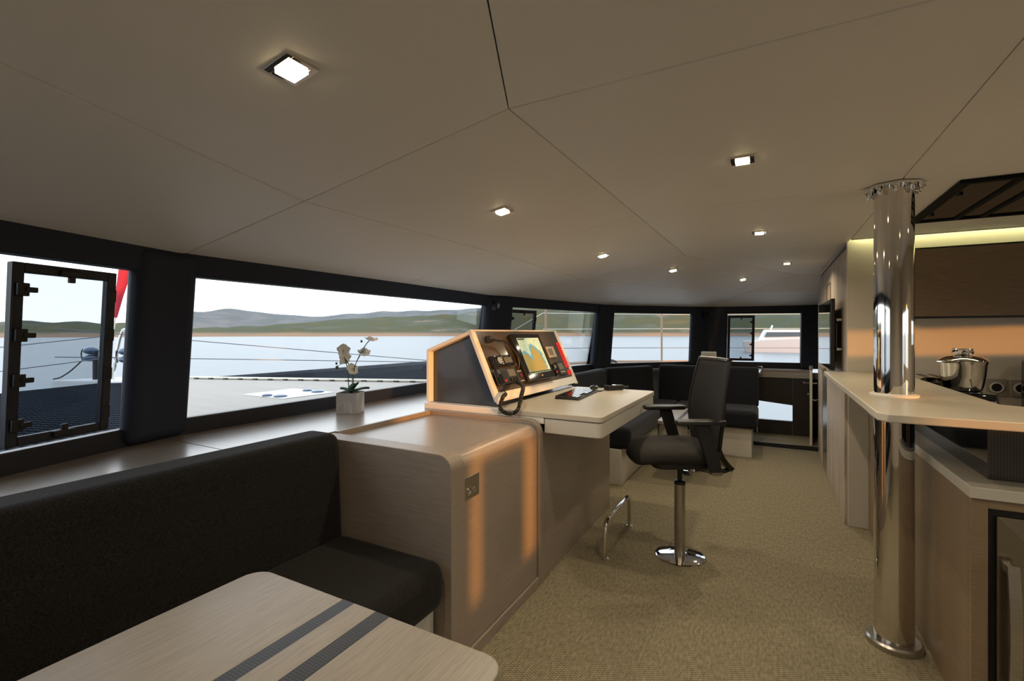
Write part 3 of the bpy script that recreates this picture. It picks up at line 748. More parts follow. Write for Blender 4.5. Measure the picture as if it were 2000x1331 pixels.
d3 = thing('wind_display', bp(1.09, .39), 'black instrument display beside the red tags', 'display')
bbox(MB(), 1.036, 1.166, .276, .390, 0.001, .022).build('body', M['black_plastic'], d3, bevel=.005)
bbox(MB(), 1.055, 1.148, .292, .345, .022, .0228).build('lcd', M['lcd'], d3)
for k in range(4): bbox(MB(), 1.056 + .024 * k, 1.070 + .024 * k, .360, .370, .022, .025).build('button', M['dial_white'], d3)
BO[:] = [0, 0, 1]
for k in range(7):
    v0 = .112 + .0325 * k
    t = tag(bbox(MB(), 1.212, 1.285, v0, v0 + .0275, 0.001, .004).build('label_tag', M['red_tag']),
            ['topmost', 'second', 'third', 'fourth', 'fifth', 'sixth', 'lowest'][k] + ' tag of the red label column on the instrument board', 'label tag', 'red label tags')
    for q in range(3): bbox(MB(), 1.228 + .002 * q, 1.240 + random.uniform(.006, .03), v0 + .006 + .007 * q, v0 + .009 + .007 * q, .004, .0045).build('lettering', M['red_tag_ink'], t)
t = tag(bbox(MB(), 1.212, 1.287, .357, .400, 0.001, .004).build('label_tag', M['red_tag']), 'separate square red tag below the red label column', 'label tag', 'red label tags')
for q in range(4): bbox(MB(), 1.225, 1.262 + random.uniform(0, .014), .363 + .009 * q, .3665 + .009 * q, .004, .0045).build('lettering', M['red_tag_ink'], t)

# ------------------------------------------------------------------ desk things
DZ = 0.9525
kb = thing('keyboard', (-1.21, 3.22, DZ), 'black computer keyboard lying on the cream desk', 'keyboard', rz=math.radians(4))
MB().hexa([(-.085, -.26, 0), (.085, -.26, 0), (.085, .26, 0), (-.085, .26, 0), (-.083, -.255, .024), (.083, -.255, .010), (.083, .255, .010), (-.083, .255, .024)]).build('body', M['black_plastic'], kb, bevel=.004, local=True)
keys = MB()
for r_ in range(6):
    x = -.066 + .0225 * r_
    for c_ in range(20):
        if r_ == 5 and 4 <= c_ <= 8: continue
        y = -.236 + .0245 * c_; z = .0245 - .083 * (x + .083) * 1.0
        keys.box(x, x + .018, y, y + .020, z - .004, z + .005)
keys.build('keys', M['gloss_black'], kb, local=True, kind='stuff')
ms = thing('computer_mouse', (-1.205, 3.555, DZ), 'black mouse just beyond the keyboard', 'mouse')
MB().ball((-1.205, 3.555, DZ + .0195), .052, .62, 1.0, .36, 18, 10).build('shell', M['gloss_black'], ms)
MB().cyl((-1.209, 3.530, DZ + .031), .008, .008, 12, 'x').build('scroll_wheel', M['black_plastic'], ms)
hh = thing('handheld_radio', (-1.07, 3.63, DZ), 'black handheld radio with a wrist strap on the desk corner', 'radio', rz=math.radians(-40))
MB().box(-.028, .028, -.075, .075, .001, .040).build('body', M['black_plastic'], hh, bevel=.008, local=True)
MB().box(-.020, .020, -.045, .015, .040, .042).build('keypad', M['gloss_black'], hh, local=True)
MB().cyl((0.012, .075, .022), .009, .05, 12, 'y').build('antenna', M['black_plastic'], hh, local=True)
MB().tube(smoothpath([(0, -.075, .02), (.02, -.11, .005), (.05, -.15, .004), (.04, -.19, .004), (.02, -.17, .004), (.03, -.12, .004)]), .0028, 6).build('strap', M['black_plastic'], hh, local=True)

# ------------------------------------------------------------------ orchid
po = thing('orchid_pot', (-2.255, 2.085, 0.911), 'crumpled silver foil cube pot with a white orchid on the ledge', 'plant', rz=math.radians(24))
s_ = .062
n_ = 12
frnd = random.Random(11)
def foil_face(ax, sg):
    jit = {}
    def f(u, v):
        key = (round(u, 3), round(v, 3))
        if key not in jit: jit[key] = (frnd.uniform(-.006, .003), frnd.uniform(-.004, .004), frnd.uniform(-.004, .004)) if 0.01 < u < .99 and 0.01 < v < .99 else (0, 0, 0)
        j = jit[key]; a = (u - .5) * 2 * s_ + j[1]; z = .126 * v + j[2]; d = s_ + j[0]
        return (sg * d, a, z) if ax == 0 else (a, sg * d, z)
    return f
m = MB()
for ax in (0, 1):
    for sg in (-1, 1):
        g = MB().grid(foil_face(ax, sg), 6, 6)
        tri = []
        for q in g.f: tri += [(q[0], q[1], q[2]), (q[0], q[2], q[3])] if frnd.random() < .5 else [(q[0], q[1], q[3]), (q[1], q[2], q[3])]
        m.add(g.v, tri)
m.box(-s_ + .002, s_ - .002, -s_ + .002, s_ - .002, 0.0, .006)
m.build('pot', M['foil'], po, local=True, smooth=16)
MB().grid(lambda u, v: ((u - .5) * 2 * (s_ - .003), (v - .5) * 2 * (s_ - .003), .112 + .006 * math.sin(9 * u) * math.sin(7 * v)), 7, 7).build('moss', M['soil'], po, local=True)
def leafm(base, tip, w, droop):
    b, t = Vector(base), Vector(tip); side = (t - b).cross(Vector((0, 0, 1))).normalized()
    def f(u, v):
        p = b.lerp(t, v); ww = w * math.sin(PI * min(1, .08 + v * .92)) ** .7
        return tuple(p + side * (u - .5) * 2 * ww + Vector((0, 0, -droop * v * v + .012 * abs(u - .5) * 2)))
    return MB().grid(f, 5, 9)
for (tip, w, dr) in (((.10, .05, .175), .026, .035), ((-.075, .02, .17), .022, .03), ((.03, -.085, .165), .022, .03), ((-.01, .085, .19), .022, .03), ((.06, -.02, .20), .02, .02)):
    leafm((0, 0, .115), tip, w, dr).build('leaf', M['leaf'], po, local=True, solid=.0015)
stems = [[(-.01, 0, .11), (-.015, .0, .22), (-.03, .0, .32), (-.06, .0, .41)], [(.005, .01, .11), (.005, .012, .24), (-.02, .0, .31), (-.045, -.01, .345)],
         [(.02, -.005, .11), (.022, .0, .25), (.04, .02, .33), (.085, .04, .42), (.11, .05, .445)]]
for st_ in stems: MB().tube(smoothpath(st_), .0028, 7).build('stem', M['stem'], po, local=True)
MB().tube(smoothpath([(.03, .01, .30), (.05, .03, .35), (.075, .04, .385)]), .0022, 6).build('stem', M['stem'], po, local=True)
def flower(c, nrm, size, nm='blossom'):
    nrm = Vector(nrm).normalized(); q = nrm.to_track_quat('Z', 'Y')
    m = MB()
    for k in range(5):
        a = 2 * PI * k / 5 + .3; L_, W_ = (size, size * .42) if k in (0, 2, 3) else (size * .95, size * .60)
        def f(u, v):
            r_ = v * L_; w_ = W_ * math.sin(PI * min(1.0, .06 + .94 * v)) ** .6
            x = math.cos(a) * r_ - math.sin(a) * (u - .5) * 2 * w_ ; y = math.sin(a) * r_ + math.cos(a) * (u - .5) * 2 * w_
            return tuple(Vector(c) + q @ Vector((x, y, .25 * size * v * v - .1 * size * abs(u - .5))))
        m.grid(f, 5, 6)
    b = m.build(nm, M['petal'], po, local=True, solid=.001)
    MB().ball(tuple(Vector(c) + nrm * .004), .0055, 1, 1, 1, 8, 5).build('lip', M['lip'], b, local=True)
cdir = (0.9, -0.45, 0.05)
flower((-.045, .0, .380), (.6, -.8, .1), .044); flower((-.035, -.005, .335), (.7, -.6, -.2), .042)
flower((.01, .0, .265), (.6, -.5, .4), .042); flower((.07, .04, .365), (.3, -.6, .8), .042); flower((.115, .05, .445), (.2, -.2, .95), .044)
for c, r_ in (((-.085, .0, .275), .010), ((-.088, .0, .300), .007), ((.055, .035, .435), .007), ((-.06, -.005, .305), .007)):
    MB().ball(c, r_, 1, 1, 1.2, 10, 6).build('bud', M['stem'], po, local=True)
MB().tube(smoothpath([(-.03, 0, .30), (-.06, 0, .295), (-.085, 0, .28)]), .0016, 6).build('stem', M['stem'], po, local=True)

# ------------------------------------------------------------------ foot rail
fr_ = thing('foot_rail', (-0.90, 3.15, 0), 'polished steel foot rail bolted to the carpet by the desk', 'rail')
arc = [(-0.90, 2.86, 0.004), (-0.90, 2.86, .15), (-0.90, 2.868, .185), (-0.90, 2.893, .215), (-0.90, 2.93, .226), (-0.90, 3.37, .226), (-0.90, 3.407, .215), (-0.90, 3.432, .185), (-0.90, 3.44, .15), (-0.90, 3.44, .004)]
MB().tube(arc, .0155, 16).build('tube', M['chrome'], fr_)
for y in (2.86, 3.44): MB().lathe([(.026, 0), (.026, .005), (.018, .009)], (-0.90, y, 0), 20).build('flange', M['chrome'], fr_)

# ------------------------------------------------------------------ desk chair (local +x is the way it faces)
ch = thing('swivel_chair', (-0.500, 3.125, 0), 'black mesh back armchair on a steel pedestal at the desk', 'chair', rz=math.atan2(-0.52, -0.854))
def cb_(mb, name, m, **k): return mb.build(name, M[m], ch, local=True, **k)
cb_(MB().lathe([(.150, 0), (.150, .006), (.142, .010), (.045, .012)], (0, 0, 0), 48), 'base_plate', 'chrome')
cb_(MB().cyl((0, 0, .010), .033, .45, 28), 'pedestal', 'brushed')
cb_(MB().lathe([(.034, 0), (.034, .018), (.026, .024)], (0, 0, .452), 24), 'collar', 'black_plastic')
cb_(MB().cyl((0, 0, .46), .015, .12, 18), 'piston', 'black_plastic')
cb_(MB().box(-.13, .12, -.085, .085, .565, .607), 'mechanism', 'black_plastic', bevel=.012)
lv = MB().tube([(.05, .08, .585), (.05, .20, .580)], .006, 8).box(.035, .065, .19, .235, .574, .586).tube([(.0, -.08, .585), (.0, -.20, .580)], .006, 8)
cb_(lv, 'lever', 'black_plastic')
def seat_f(u, v):
    # u around, v from underside centre to top centre
    a = 2 * PI * u; e = 2 / 3.2
    cx = math.copysign(abs(math.cos(a)) ** e, math.cos(a)); sy = math.copysign(abs(math.sin(a)) ** e, math.sin(a))
    lev = [(.0, .0), (.82, .0), (.96, .018), (1.0, .042), (.97, .066), (.86, .084), (.55, .088), (0.0, .082)]
    k = v * (len(lev) - 1); i = min(len(lev) - 2, int(k)); t = k - i
    r_ = lev[i][0] + (lev[i + 1][0] - lev[i][0]) * t; h = lev[i][1] + (lev[i + 1][1] - lev[i][1]) * t
    x = cx * .262 * r_ + .055; y = sy * .250 * r_ * (1 - .06 * cx)
    drop = -.035 * max(0, (x - .16) / .13) ** 2
    return (x, y, .628 + h + drop)
cb_(MB().grid(seat_f, 40, 15, True), 'seat', 'chair_fab', smooth=80)
cb_(MB().plan([(p[0] + .02, p[1]) for p in rrect(-.20, .20, -.20, .20, .06)], .598, .632), 'seat_pan', 'black_plastic', bevel=.004)
# back: curved panel, frame and the lower carrier
def back_f(off):
    def f(u, v):
        y = (u - .5) * 2; w = .175 + .055 * min(1, v / .35) - .035 * max(0, (v - .5) / .5)
        x = -.200 - .070 * v * (1 - .25 * v) + .035 * y * y + .03 * math.sin(PI * v)
        return (x + off, y * w, .675 + .555 * v)
    return f
cb_(MB().grid(back_f(0), 13, 15), 'back_mesh', 'chair_mesh', solid=.012, smooth=60)
for s_ in (-1, 1):
    cb_(MB().tube([back_f(0)(.5 + .5 * s_, v / 12) for v in range(13)], .012, 8), 'back_stile', 'black_plastic')
cb_(MB().tube([back_f(0)(u / 10, 1.0) for u in range(11)], .015, 8), 'back_top_rail', 'black_plastic')
cb_(MB().tube([back_f(0)(u / 10, 0.0) for u in range(11)], .012, 8), 'back_bottom_rail', 'black_plastic')
def shell_f(u, v):
    y = (u - .5) * 2
    x = -.203 - .012 * v - .050 * v * v + .035 * y * y * (1 - v); z = .700 - .125 * v
    return (x, y * (.178 - .030 * v), z)
cb_(MB().grid(shell_f, 9, 8), 'lumbar_shell', 'black_plastic', solid=.026, smooth=60)
for s_ in (-1, 1):
    cb_(MB().tube(smoothpath([(-.258, s_ * .115, .590), (-.250, s_ * .12, .572), (-.20, s_ * .12, .560), (-.12, s_ * .11, .565), (-.03, s_ * .075, .585)]), .014, 10), 'back_carrier', 'black_plastic')
for s_ in (-1, 1):
    cb_(MB().hexa([(-.135, s_ * .262, .60), (-.060, s_ * .262, .60), (-.060, s_ * .292, .60), (-.135, s_ * .292, .60),
                   (-.055, s_ * .262, .876), (.030, s_ * .262, .876), (.030, s_ * .292, .876), (-.055, s_ * .292, .876)]), 'arm_post', 'black_plastic', bevel=.010)
    cb_(MB().plan(rrect(-.150, .140, s_ * .277 - .045, s_ * .277 + .045, .035, 6), .876, .902), 'arm_pad', 'black_plastic', bevel=.008)
    cb_(MB().box(-.130, -.070, *sorted((s_ * .17, s_ * .290)), .585, .612), 'arm_bracket', 'brushed', bevel=.004)

# ------------------------------------------------------------------ far U-shaped settee
se = thing('corner_settee', (-1.2, 5.8, 0), 'navy upholstered corner settee under the far windows', 'settee')
MB().box(-1.75, -1.20, 4.30, 6.50, 0.0, 0.325).build('base', M['white'], se, bevel=.004)
MB().box(-1.19, -0.185, 5.93, 6.50, 0.0, 0.325).build('base', M['white'], se, bevel=.004)
cushion(-1.72, -1.115, 4.30, 5.66, .327, .53).build('seat_cushion', M['sofa_far'], se, bevel=.05, seg=4)
MB().plan([(-1.72, 5.665), (-1.115, 5.665), (-1.115, 5.86), (-1.05, 5.86), (-1.05, 6.44), (-1.32, 6.44)], .327, .53).build('seat_cushion', M['sofa_far'], se, bevel=.04, seg=4)
cushion(-1.045, -0.125, 5.86, 6.46, .327, .53).build('seat_cushion', M['sofa_far'], se, bevel=.05, seg=4)
def backc(p, q, zt=.965, th=.12, lean=.03):
    p, q = Vector(p), Vector(q); e = (q - p).normalized(); n = Vector((-e.y, e.x))  # outward
    pts = []
    for z, l in ((.50, 0), (zt, lean)):
        a, b = p + n * l, q + n * l
        pts += [(a.x, a.y, z), (b.x, b.y, z), (b.x + n.x * th, b.y + n.y * th, z), (a.x + n.x * th, a.y + n.y * th, z)]
    MB().hexa(pts).build('back_cushion', M['sofa_far'], se, bevel=.035, seg=4)
backc((-1.72, 4.30), (-1.72, 5.63)); backc((-1.71, 5.66), (-1.33, 6.40)); backc((-1.30, 6.42), (-0.66, 6.42), .975); backc((-0.655, 6.42), (-0.125, 6.42), .975)
MB().tube(smoothpath([(-.115, 6.58, .905), (-.09, 6.50, .945), (-.085, 6.46, .975), (-.10, 6.44, .99), (-.14, 6.44, .995)]), .007, 8).build('grab_rail', M['chrome'], se)

ft = thing('coffee_table', (-0.71, 5.14, 0), 'low striped table in front of the far corner settee', 'table')
MB().plan(rrect(-0.96, -0.80, 4.68, 5.60, .04, 4, (0, 1, 1, 0)), .525, .555).build('top_board', M['table_oak'], ft, bevel=.002)
MB().box(-.80, -.765, 4.68, 5.60, .525, .5545).build('inlay_strip', M['carbon_strip'], ft)
MB().box(-.765, -.70, 4.68, 5.60, .525, .555).build('top_board', M['table_oak'], ft, bevel=.001)
MB().box(-.70, -.665, 4.68, 5.60, .525, .5545).build('inlay_strip', M['carbon_strip'], ft)
MB().plan(rrect(-0.665, -0.46, 4.68, 5.60, .04, 4, (1, 0, 0, 1)), .525, .555).build('top_board', M['table_oak'], ft, bevel=.002)
MB().cyl((-.71, 5.14, .01), .04, .515, 24).build('column', M['chrome'], ft)
MB().lathe([(.11, 0), (.11, .008), (.10, .012)], (-.71, 5.14, 0), 36).build('foot_plate', M['chrome'], ft)

wb = thing('white_ledge_box', (-0.725, 6.86, .911), 'small white lamp box on the ledge behind the swivel chair', 'lamp')
MB().box(-.815, -.635, 6.80, 6.90, .912, 1.145).build('shell', M['white_edge'], wb, bevel=.006)
MB().box(-.805, -.645, 6.795, 6.80, .93, 1.13).build('front', M['white'], wb, bevel=.002)

# small cameras on the pillars
for (i_, u_, lab) in ((1, 0.985, 'small black speaker on the pillar behind the console'), (3, 0.93, 'small black speaker at the top of the wide far pillar')):
    p = SP(i_, u_, 1.66, .075)
    k_ = thing('wall_speaker', p, lab, 'speaker', 'pillar speakers')
    m = MB(); block(m, i_, u_ - .035 / slen(i_), u_ + .035 / slen(i_), 1.61, 1.70, .072, .125); m.build('body', M['black_plastic'], k_, bevel=.008)
    m = MB(); block(m, i_, u_ - .022 / slen(i_), u_ + .022 / slen(i_), 1.63, 1.68, .125, .13); m.build('lens', M['gloss_black'], k_, bevel=.002)

# ------------------------------------------------------------------ half-height open door by the far wall
do = thing('half_door', (0.42, 6.66, .05), 'open half-height door with chrome handles seen edge on', 'door')
MB().hexa([(.408, 6.66, .055), (.436, 6.66, .055), (.472, 7.20, .055), (.444, 7.20, .055), (.408, 6.66, .955), (.436, 6.66, .955), (.472, 7.20, .955), (.444, 7.20, .955)]).build('leaf', M['white'], do, bevel=.003)
MB().hexa([(.403, 6.655, .955), (.441, 6.655, .955), (.477, 7.205, .955), (.439, 7.205, .955), (.403, 6.655, .975), (.441, 6.655, .975), (.477, 7.205, .975), (.439, 7.205, .975)]).build('cap', M['cab_oak'], do, bevel=.003)
for z, dx in ((.795, 1), (.665, 0)):
    MB().tube([(.36, 6.70, z), (.405, 6.70, z)] if dx else [(.385, 6.69, z), (.405, 6.69, z)], .009, 10).build('handle', M['chrome'], do)
MB().tube([(.355, 6.70, .795), (.350, 6.80, .795)], .009, 10).build('handle_lever', M['chrome'], do)
MB().tube([(.440, 6.70, .795), (.485, 6.70, .795)], .009, 10).build('handle', M['chrome'], do)
MB().tube(smoothpath([(.440, 6.68, .60), (.47, 6.68, .595), (.50, 6.68, .61)]), .008, 8).build('hook', M['chrome'], do)

# ------------------------------------------------------------------ television
tv = thing('television', (0.43, 4.95, 1.10), 'black flat television on a bracket on the wood wall', 'television')
MB().box(.412, .440, 4.44, 5.46, 1.105, 1.665).build('housing', M['black_plastic'], tv, bevel=.006)
MB().box(.408, .412, 4.445, 5.455, 1.110, 1.660).build('bezel', M['gloss_black'], tv, bevel=.001)
MB().box(.4065, .408, 4.475, 5.430, 1.150, 1.645).build('screen', M['dark_glass'], tv)
MB().box(.440, .462, 4.60, 5.30, 1.16, 1.58).build('rear_shell', M['black_plastic'], tv, bevel=.008)
MB().box(.462, .490, 4.80, 5.10, 1.28, 1.48).build('bracket', M['brushed'], tv)
for z in (1.50, 1.27): MB().tube([(.455, 4.50, z), (.489, 4.50, z)], .012, 10).build('bracket_arm', M['chrome'], tv)

# ------------------------------------------------------------------ cabinet line under the bar, far end
lc = thing('low_oak_cabinet', (0.45, 5.1, 0), 'pale oak base cabinet running along the wood wall', 'cabinet')
MB().box(.4735, .490, 4.21, 5.44, 0, 1.05).build('door', M['wall_oak'], lc, bevel=.002)
MB().box(.478, .490, 5.443, 5.93, 0, 1.02).build('steel_strip', M['brushed'], lc)
MB().box(.470, .490, 5.933, 6.20, 0, 1.00).build('door', M['wall_oak'], lc, bevel=.002)
MB().box(.464, .490, 5.70, 6.21, 1.02, 1.045).build('cap', M['cab_oak'], lc, bevel=.002)

# ------------------------------------------------------------------ galley peninsula
gp = thing('galley_cabinet', (1.2, 3.0, 0), 'brown oak galley cabinet under the bar counter', 'cabinet')
MB().box(.495, .618, 4.185, 4.198, 0, 1.085).build('end_panel', M['white'], gp, bevel=.002)
MB().box(.625, 1.25, 2.235, 4.18, .0, .825).build('carcass', M['cab_oak'], gp)
MB().box(.612, .624, 2.245, 3.04, .0, .825).build('side_panel', M['cab_oak'], gp, bevel=.001)
MB().box(.612, .624, 3.043, 4.183, .0, .825).build('side_panel', M['cab_oak'], gp, bevel=.001)
MB().box(.612, .655, 2.212, 2.242, .0, .825).build('stile', M['cab_oak'], gp, bevel=.001)
MB().box(.655, 1.35, 2.212, 2.242, .797, .825).build('rail', M['cab_oak'], gp, bevel=.001)
MB().plan([(.605, 2.20), (1.40, 2.20), (1.40, 2.9), (1.24, 2.9), (1.24, 4.185), (.605, 4.185)], .828, .868).build('worktop', M['corian'], gp, bevel=.003)
gb = thing('rear_worktop', (1.7, 3.9, 0), 'cream worktop against the galley wall', 'worktop')
MB().box(1.255, 2.59, 3.55, 4.195, .828, .868).build('slab', M['corian'], gb, bevel=.003)
MB().box(1.26, 2.59, 3.60, 4.195, 0, .826).build('carcass', M['cab_oak'], gb)
bx = thing('carbon_upstand', (1.0, 2.8, .868), 'glossy black upstand between worktop and bar', 'panel')
MB().box(.692, .700, 2.345, 4.18, .869, 1.083).build('side_sheet', M['gloss_black'], bx)
MB().box(.692, 1.30, 2.337, 2.345, .869, 1.083).build('carbon_sheet', M['carbon_galley'], bx)
bar = thing('bar_counter', (.56, 3.1, 1.085), 'cream bar counter wrapped around the steel pillar', 'counter')
MB().plan([(.345, 4.18), (.335, 2.13), (.36, 2.09), (1.40, 2.085), (1.40, 2.50), (.90, 2.52), (.80, 2.58), (.80, 4.18)], 1.085, 1.115).build('slab', M['corian'], bar, bevel=.004)
# fridge with handle
fg = thing('fridge', (.95, 2.24, 0), 'stainless fronted fridge built into the galley cabinet', 'fridge')
MB().box(.656, 1.34, 2.228, 2.234, .03, .796).build('recess', M['black_plastic'], fg)
dr_ = MB().prism(rrect(.676, 1.32, .05, .775, .004, 1), lambda p, q, t: (p, t, q), 2.206, 2.227).build('door', M['fridge'], fg, bevel=.006)
m = MB().add([(.676, 2.2055, .775), (.742, 2.199, .705), (1.254, 2.199, .705), (1.32, 2.2055, .775), (.676, 2.2055, .05), (.742, 2.199, .12), (1.254, 2.199, .12), (1.32, 2.2055, .05)],
             [(0, 1, 2, 3), (4, 5, 1, 0), (7, 6, 5, 4), (3, 2, 6, 7)])
m.build('door_frame', M['fridge'], dr_, smooth=None)
MB().box(.742, 1.254, 2.200, 2.205, .12, .705).build('door_glass', M['fridge_glass'], dr_)
hb = [(.63 - .46 * k / 10, 2.150 - .022 * math.sin(PI * k / 10)) for k in range(11)]
m = MB()
for (z0, y0), (z1, y1) in zip(hb[:-1], hb[1:]):
    m.hexa([(.684, y1, z1), (.714, y1, z1), (.714, y1 + .012, z1), (.684, y1 + .012, z1), (.684, y0, z0), (.714, y0, z0), (.714, y0 + .012, z0), (.684, y0 + .012, z0)])
m.build('handle', M['brushed'], dr_)
for z in (.19, .61): MB().box(.690, .708, 2.155, 2.206, z - .012, z + .012).build('handle_post', M['brushed'], dr_)
# wall cupboards
wc = thing('wall_cupboard', (1.6, 4.1, 1.5), 'brown oak wall cupboard along the galley wall', 'cupboard')
for (a, b) in ((.82, 1.52), (1.523, 2.59)): MB().box(a, b, 4.09, 4.199, 1.507, 1.955).build('door', M['cab_oak'], wc, bevel=.002)
MB().box(.815, 2.59, 4.095, 4.199, 1.956, 1.966).build('top', M['black_plastic'], wc)
MB().box(.815, 2.59, 4.095, 4.199, 1.495, 1.506).build('bottom_trim', M['black_plastic'], wc)

# steel pillar
PX, PYY = .487, 2.70
pl = thing('steel_pillar', (PX, PYY, 0), 'mirror polished steel pillar standing through the bar counter', 'pillar')
MB().cyl((PX, PYY, .02), .073, 2.025, 72).build('tube', M['pillar_steel'], pl)
MB().lathe([(.104, 0), (.104, .022), (.096, .030)], (PX, PYY, 0), 56).build('foot_flange', M['brushed'], pl)
MB().lathe([(.088, 0), (.090, .008), (.076, .014)], (PX, PYY, 1.1155), 56).build('bar_collar', M['white_edge'], pl)
MB().lathe([(.112, 0), (.112, .010), (.075, .010)], (PX, PYY, 2.045), 8).build('head_flange', M['chrome'], pl)
for k in range(10):
    a = 2 * PI * k / 10 + .2; x, y = PX + .094 * math.cos(a), PYY + .094 * math.sin(a)
    MB().lathe([(.011, .012), (.011, 0), (.006, -.004), (.006, -.018), (.004, -.021)], (x, y, 2.035), 10).build('bolt', M['chrome'], pl)
for k in range(6):
    a = 2 * PI * k / 6; c_, s_ = math.cos(a), math.sin(a)
    P0 = Vector((PX, PYY, 0)); r0, r1 = .070, .106; t_ = .004
    q = Vector((-s_, c_, 0)) * t_; d = Vector((c_, s_, 0))
    pts = [P0 + d * r0 + Vector((0, 0, 2.005)), P0 + d * r0 + Vector((0, 0, 2.046)), P0 + d * r1 + Vector((0, 0, 2.046)), P0 + d * r1 + Vector((0, 0, 2.038))]
    MB().add([tuple(p - q) for p in pts] + [tuple(p + q) for p in pts], [(0, 1, 2, 3), (7, 6, 5, 4), (0, 4, 5, 1), (1, 5, 6, 2), (2, 6, 7, 3), (3, 7, 4, 0)]).build('gusset', M['chrome'], pl)

# food processor, toaster, coffee machine, sockets
KX, KY = 0.985, 3.70
fp = thing('food_cooker', (KX, KY, .868), 'black kitchen machine carrying a lidded steel pot', 'appliance')
MB().hexa([(KX - .125, KY - .15, .870), (KX + .125, KY - .15, .870), (KX + .125, KY + .15, .870), (KX - .125, KY + .15, .870), (KX - .115, KY - .14, 1.062), (KX + .115, KY - .14, 1.062), (KX + .115, KY + .14, 1.062), (KX - .115, KY + .14, 1.062)]).build('base', M['gloss_black'], fp, bevel=.015)
MB().box(KX + .01, KX + .10, KY - .152, KY - .140, .985, 1.020).build('control_panel', M['brushed'], fp, bevel=.002)
MB().lathe([(.075, 0), (.084, .003), (.092, .03), (.101, .09), (.106, .150), (.112, .172), (.104, .172), (.100, .168)], (KX, KY, 1.063), 48).build('pot', M['chrome'], fp)
MB().lathe([(.108, 0), (.112, .005), (.085, .022), (.045, .032), (.026, .034)], (KX, KY, 1.2355), 48).build('lid', M['chrome'], fp)
MB().lathe([(.026, 0), (.030, .006), (.046, .008), (.049, .014), (.049, .034), (.043, .039), (.005, .040)], (KX, KY, 1.268), 36).build('lid_knob', M['chrome'], fp)
for s_ in (-1, 1):
    ex = Vector((.75, .66, 0)) * s_; ey = Vector((-.66, .75, 0)); c = Vector((KX, KY, 1.232))
    MB().tube([tuple(c + ex * a + ey * b) for a, b in ((.102, -.042), (.138, -.032), (.150, 0), (.138, .032), (.102, .042))], .006, 8).build('pot_handle', M['chrome'], fp)
ts = thing('toaster', (.91, 4.03, .868), 'chrome toaster beside the pillar on the worktop', 'toaster')
MB().xz(rrect(.825, .990, .872, 1.120, .04, 6, (1, 1, 0, 0)), 3.90, 4.16).build('body', M['chrome'], ts, bevel=.004)
MB().box(.860, .885, 3.94, 4.12, 1.1195, 1.1215).build('slot', M['black_plastic'], ts); MB().box(.925, .950, 3.94, 4.12, 1.1195, 1.1215).build('slot', M['black_plastic'], ts)
MB().box(.870, .935, 3.892, 3.901, 1.00, 1.085).build('control_plate', M['black_plastic'], ts, bevel=.01)
cm = thing('coffee_machine', (1.47, 3.95, .868), 'dark curved coffee machine at the edge of the worktop', 'appliance')
MB().yz([(3.83, .870), (4.08, .870), (4.08, 1.245), (3.80, 1.245), (3.80, 1.05), (3.80, .95)], 1.352, 1.62).build('body', M['gloss_black'], cm, bevel=.025, seg=4)
MB().box(1.38, 1.60, 3.80, 3.84, .870, .89).build('drip_tray', M['brushed'], cm)
MB().cyl((1.49, 3.79, 1.10), .03, .012, 20, 'y').build('dial', M['brushed'], cm)
for n_, x in enumerate((1.281, 1.394)):
    so = thing('wall_socket', (x, 4.198, 1.01), ['round socket plate on the galley wall just right of the steel pot', 'round socket plate half hidden by the coffee machine'][n_], 'socket', 'galley wall sockets')
    MB().box(x - .048, x + .048, 4.190, 4.199, .992, 1.100).build('plate', M['grey_panel'], so, bevel=.002)
    MB().lathe([(.034, 0), (.034, -.006), (.026, -.006), (.026, -.002)], (x, 4.190, 1.046), 28, 'y').build('ring', M['white_edge'], so)
    MB().cyl((x, 4.1875, 1.046), .026, .004, 24, 'y').build('insert', M['black_plastic'], so)

# ------------------------------------------------------------------ outside: foredeck, net, rigging
SEA = -1.3
DK = 0.80
struct(MB().plan([(-2.60, 1.22), (-2.62, 4.2), (-3.30, 4.66), (-6.56, 3.43), (-6.45, 3.02)], DK - .25, DK).build('foredeck', M['deck']), 'pale foredeck ahead of the windows')
hc = thing('deck_hatch', (-4.15, 3.05, DK), 'flush white deck hatch panel on the foredeck', 'hatch')
MB().plan([(-4.456, 2.785), (-3.853, 2.785), (-3.812, 3.33), (-4.467, 3.346)], DK, DK + .006).build('panel', M['hatch_white'], hc, bevel=.003)
for (x, y, r_) in ((-4.147, 2.828, .045), (-4.00, 2.86, .06), (-4.149, 3.268, .045), (-3.98, 3.256, .06)):
    MB().lathe([(r_, 0), (r_, .012), (r_ * .7, .02)], (x, y, DK + .006), 18).build('latch', M['blue_lens'], hc)
te = thing('deck_edge_rope', (-4.9, 4.05, DK), 'pale lacing rope along the foredeck edge', 'rope')
e0, e1 = Vector((-6.60, 3.43, DK + .02)), Vector((-3.30, 4.66, DK + .02))
MB().tube([e0, e1], .016, 8).build('rope', M['pale_wire'], te)
for k in range(17):
    p = e0.lerp(e1, (k + .5) / 17); MB().box(p.x - .03, p.x + .03, p.y - .03, p.y + .03, DK, DK + .018).build('lacing_clip', M['black_plastic'], te)
struct(MB().plan([(-6.62, 3.46), (-3.30, 4.70), (-2.6, 4.72), (-4.4, 8.0), (-6.0, 7.6)], DK - .05, DK - .03).build('net_front', M['net']), 'dark trampoline net')
bm_ = thing('dark_cross_beam', (-6.2, 5.5, DK), 'dark beam with frayed edge beyond the foredeck', 'beam')
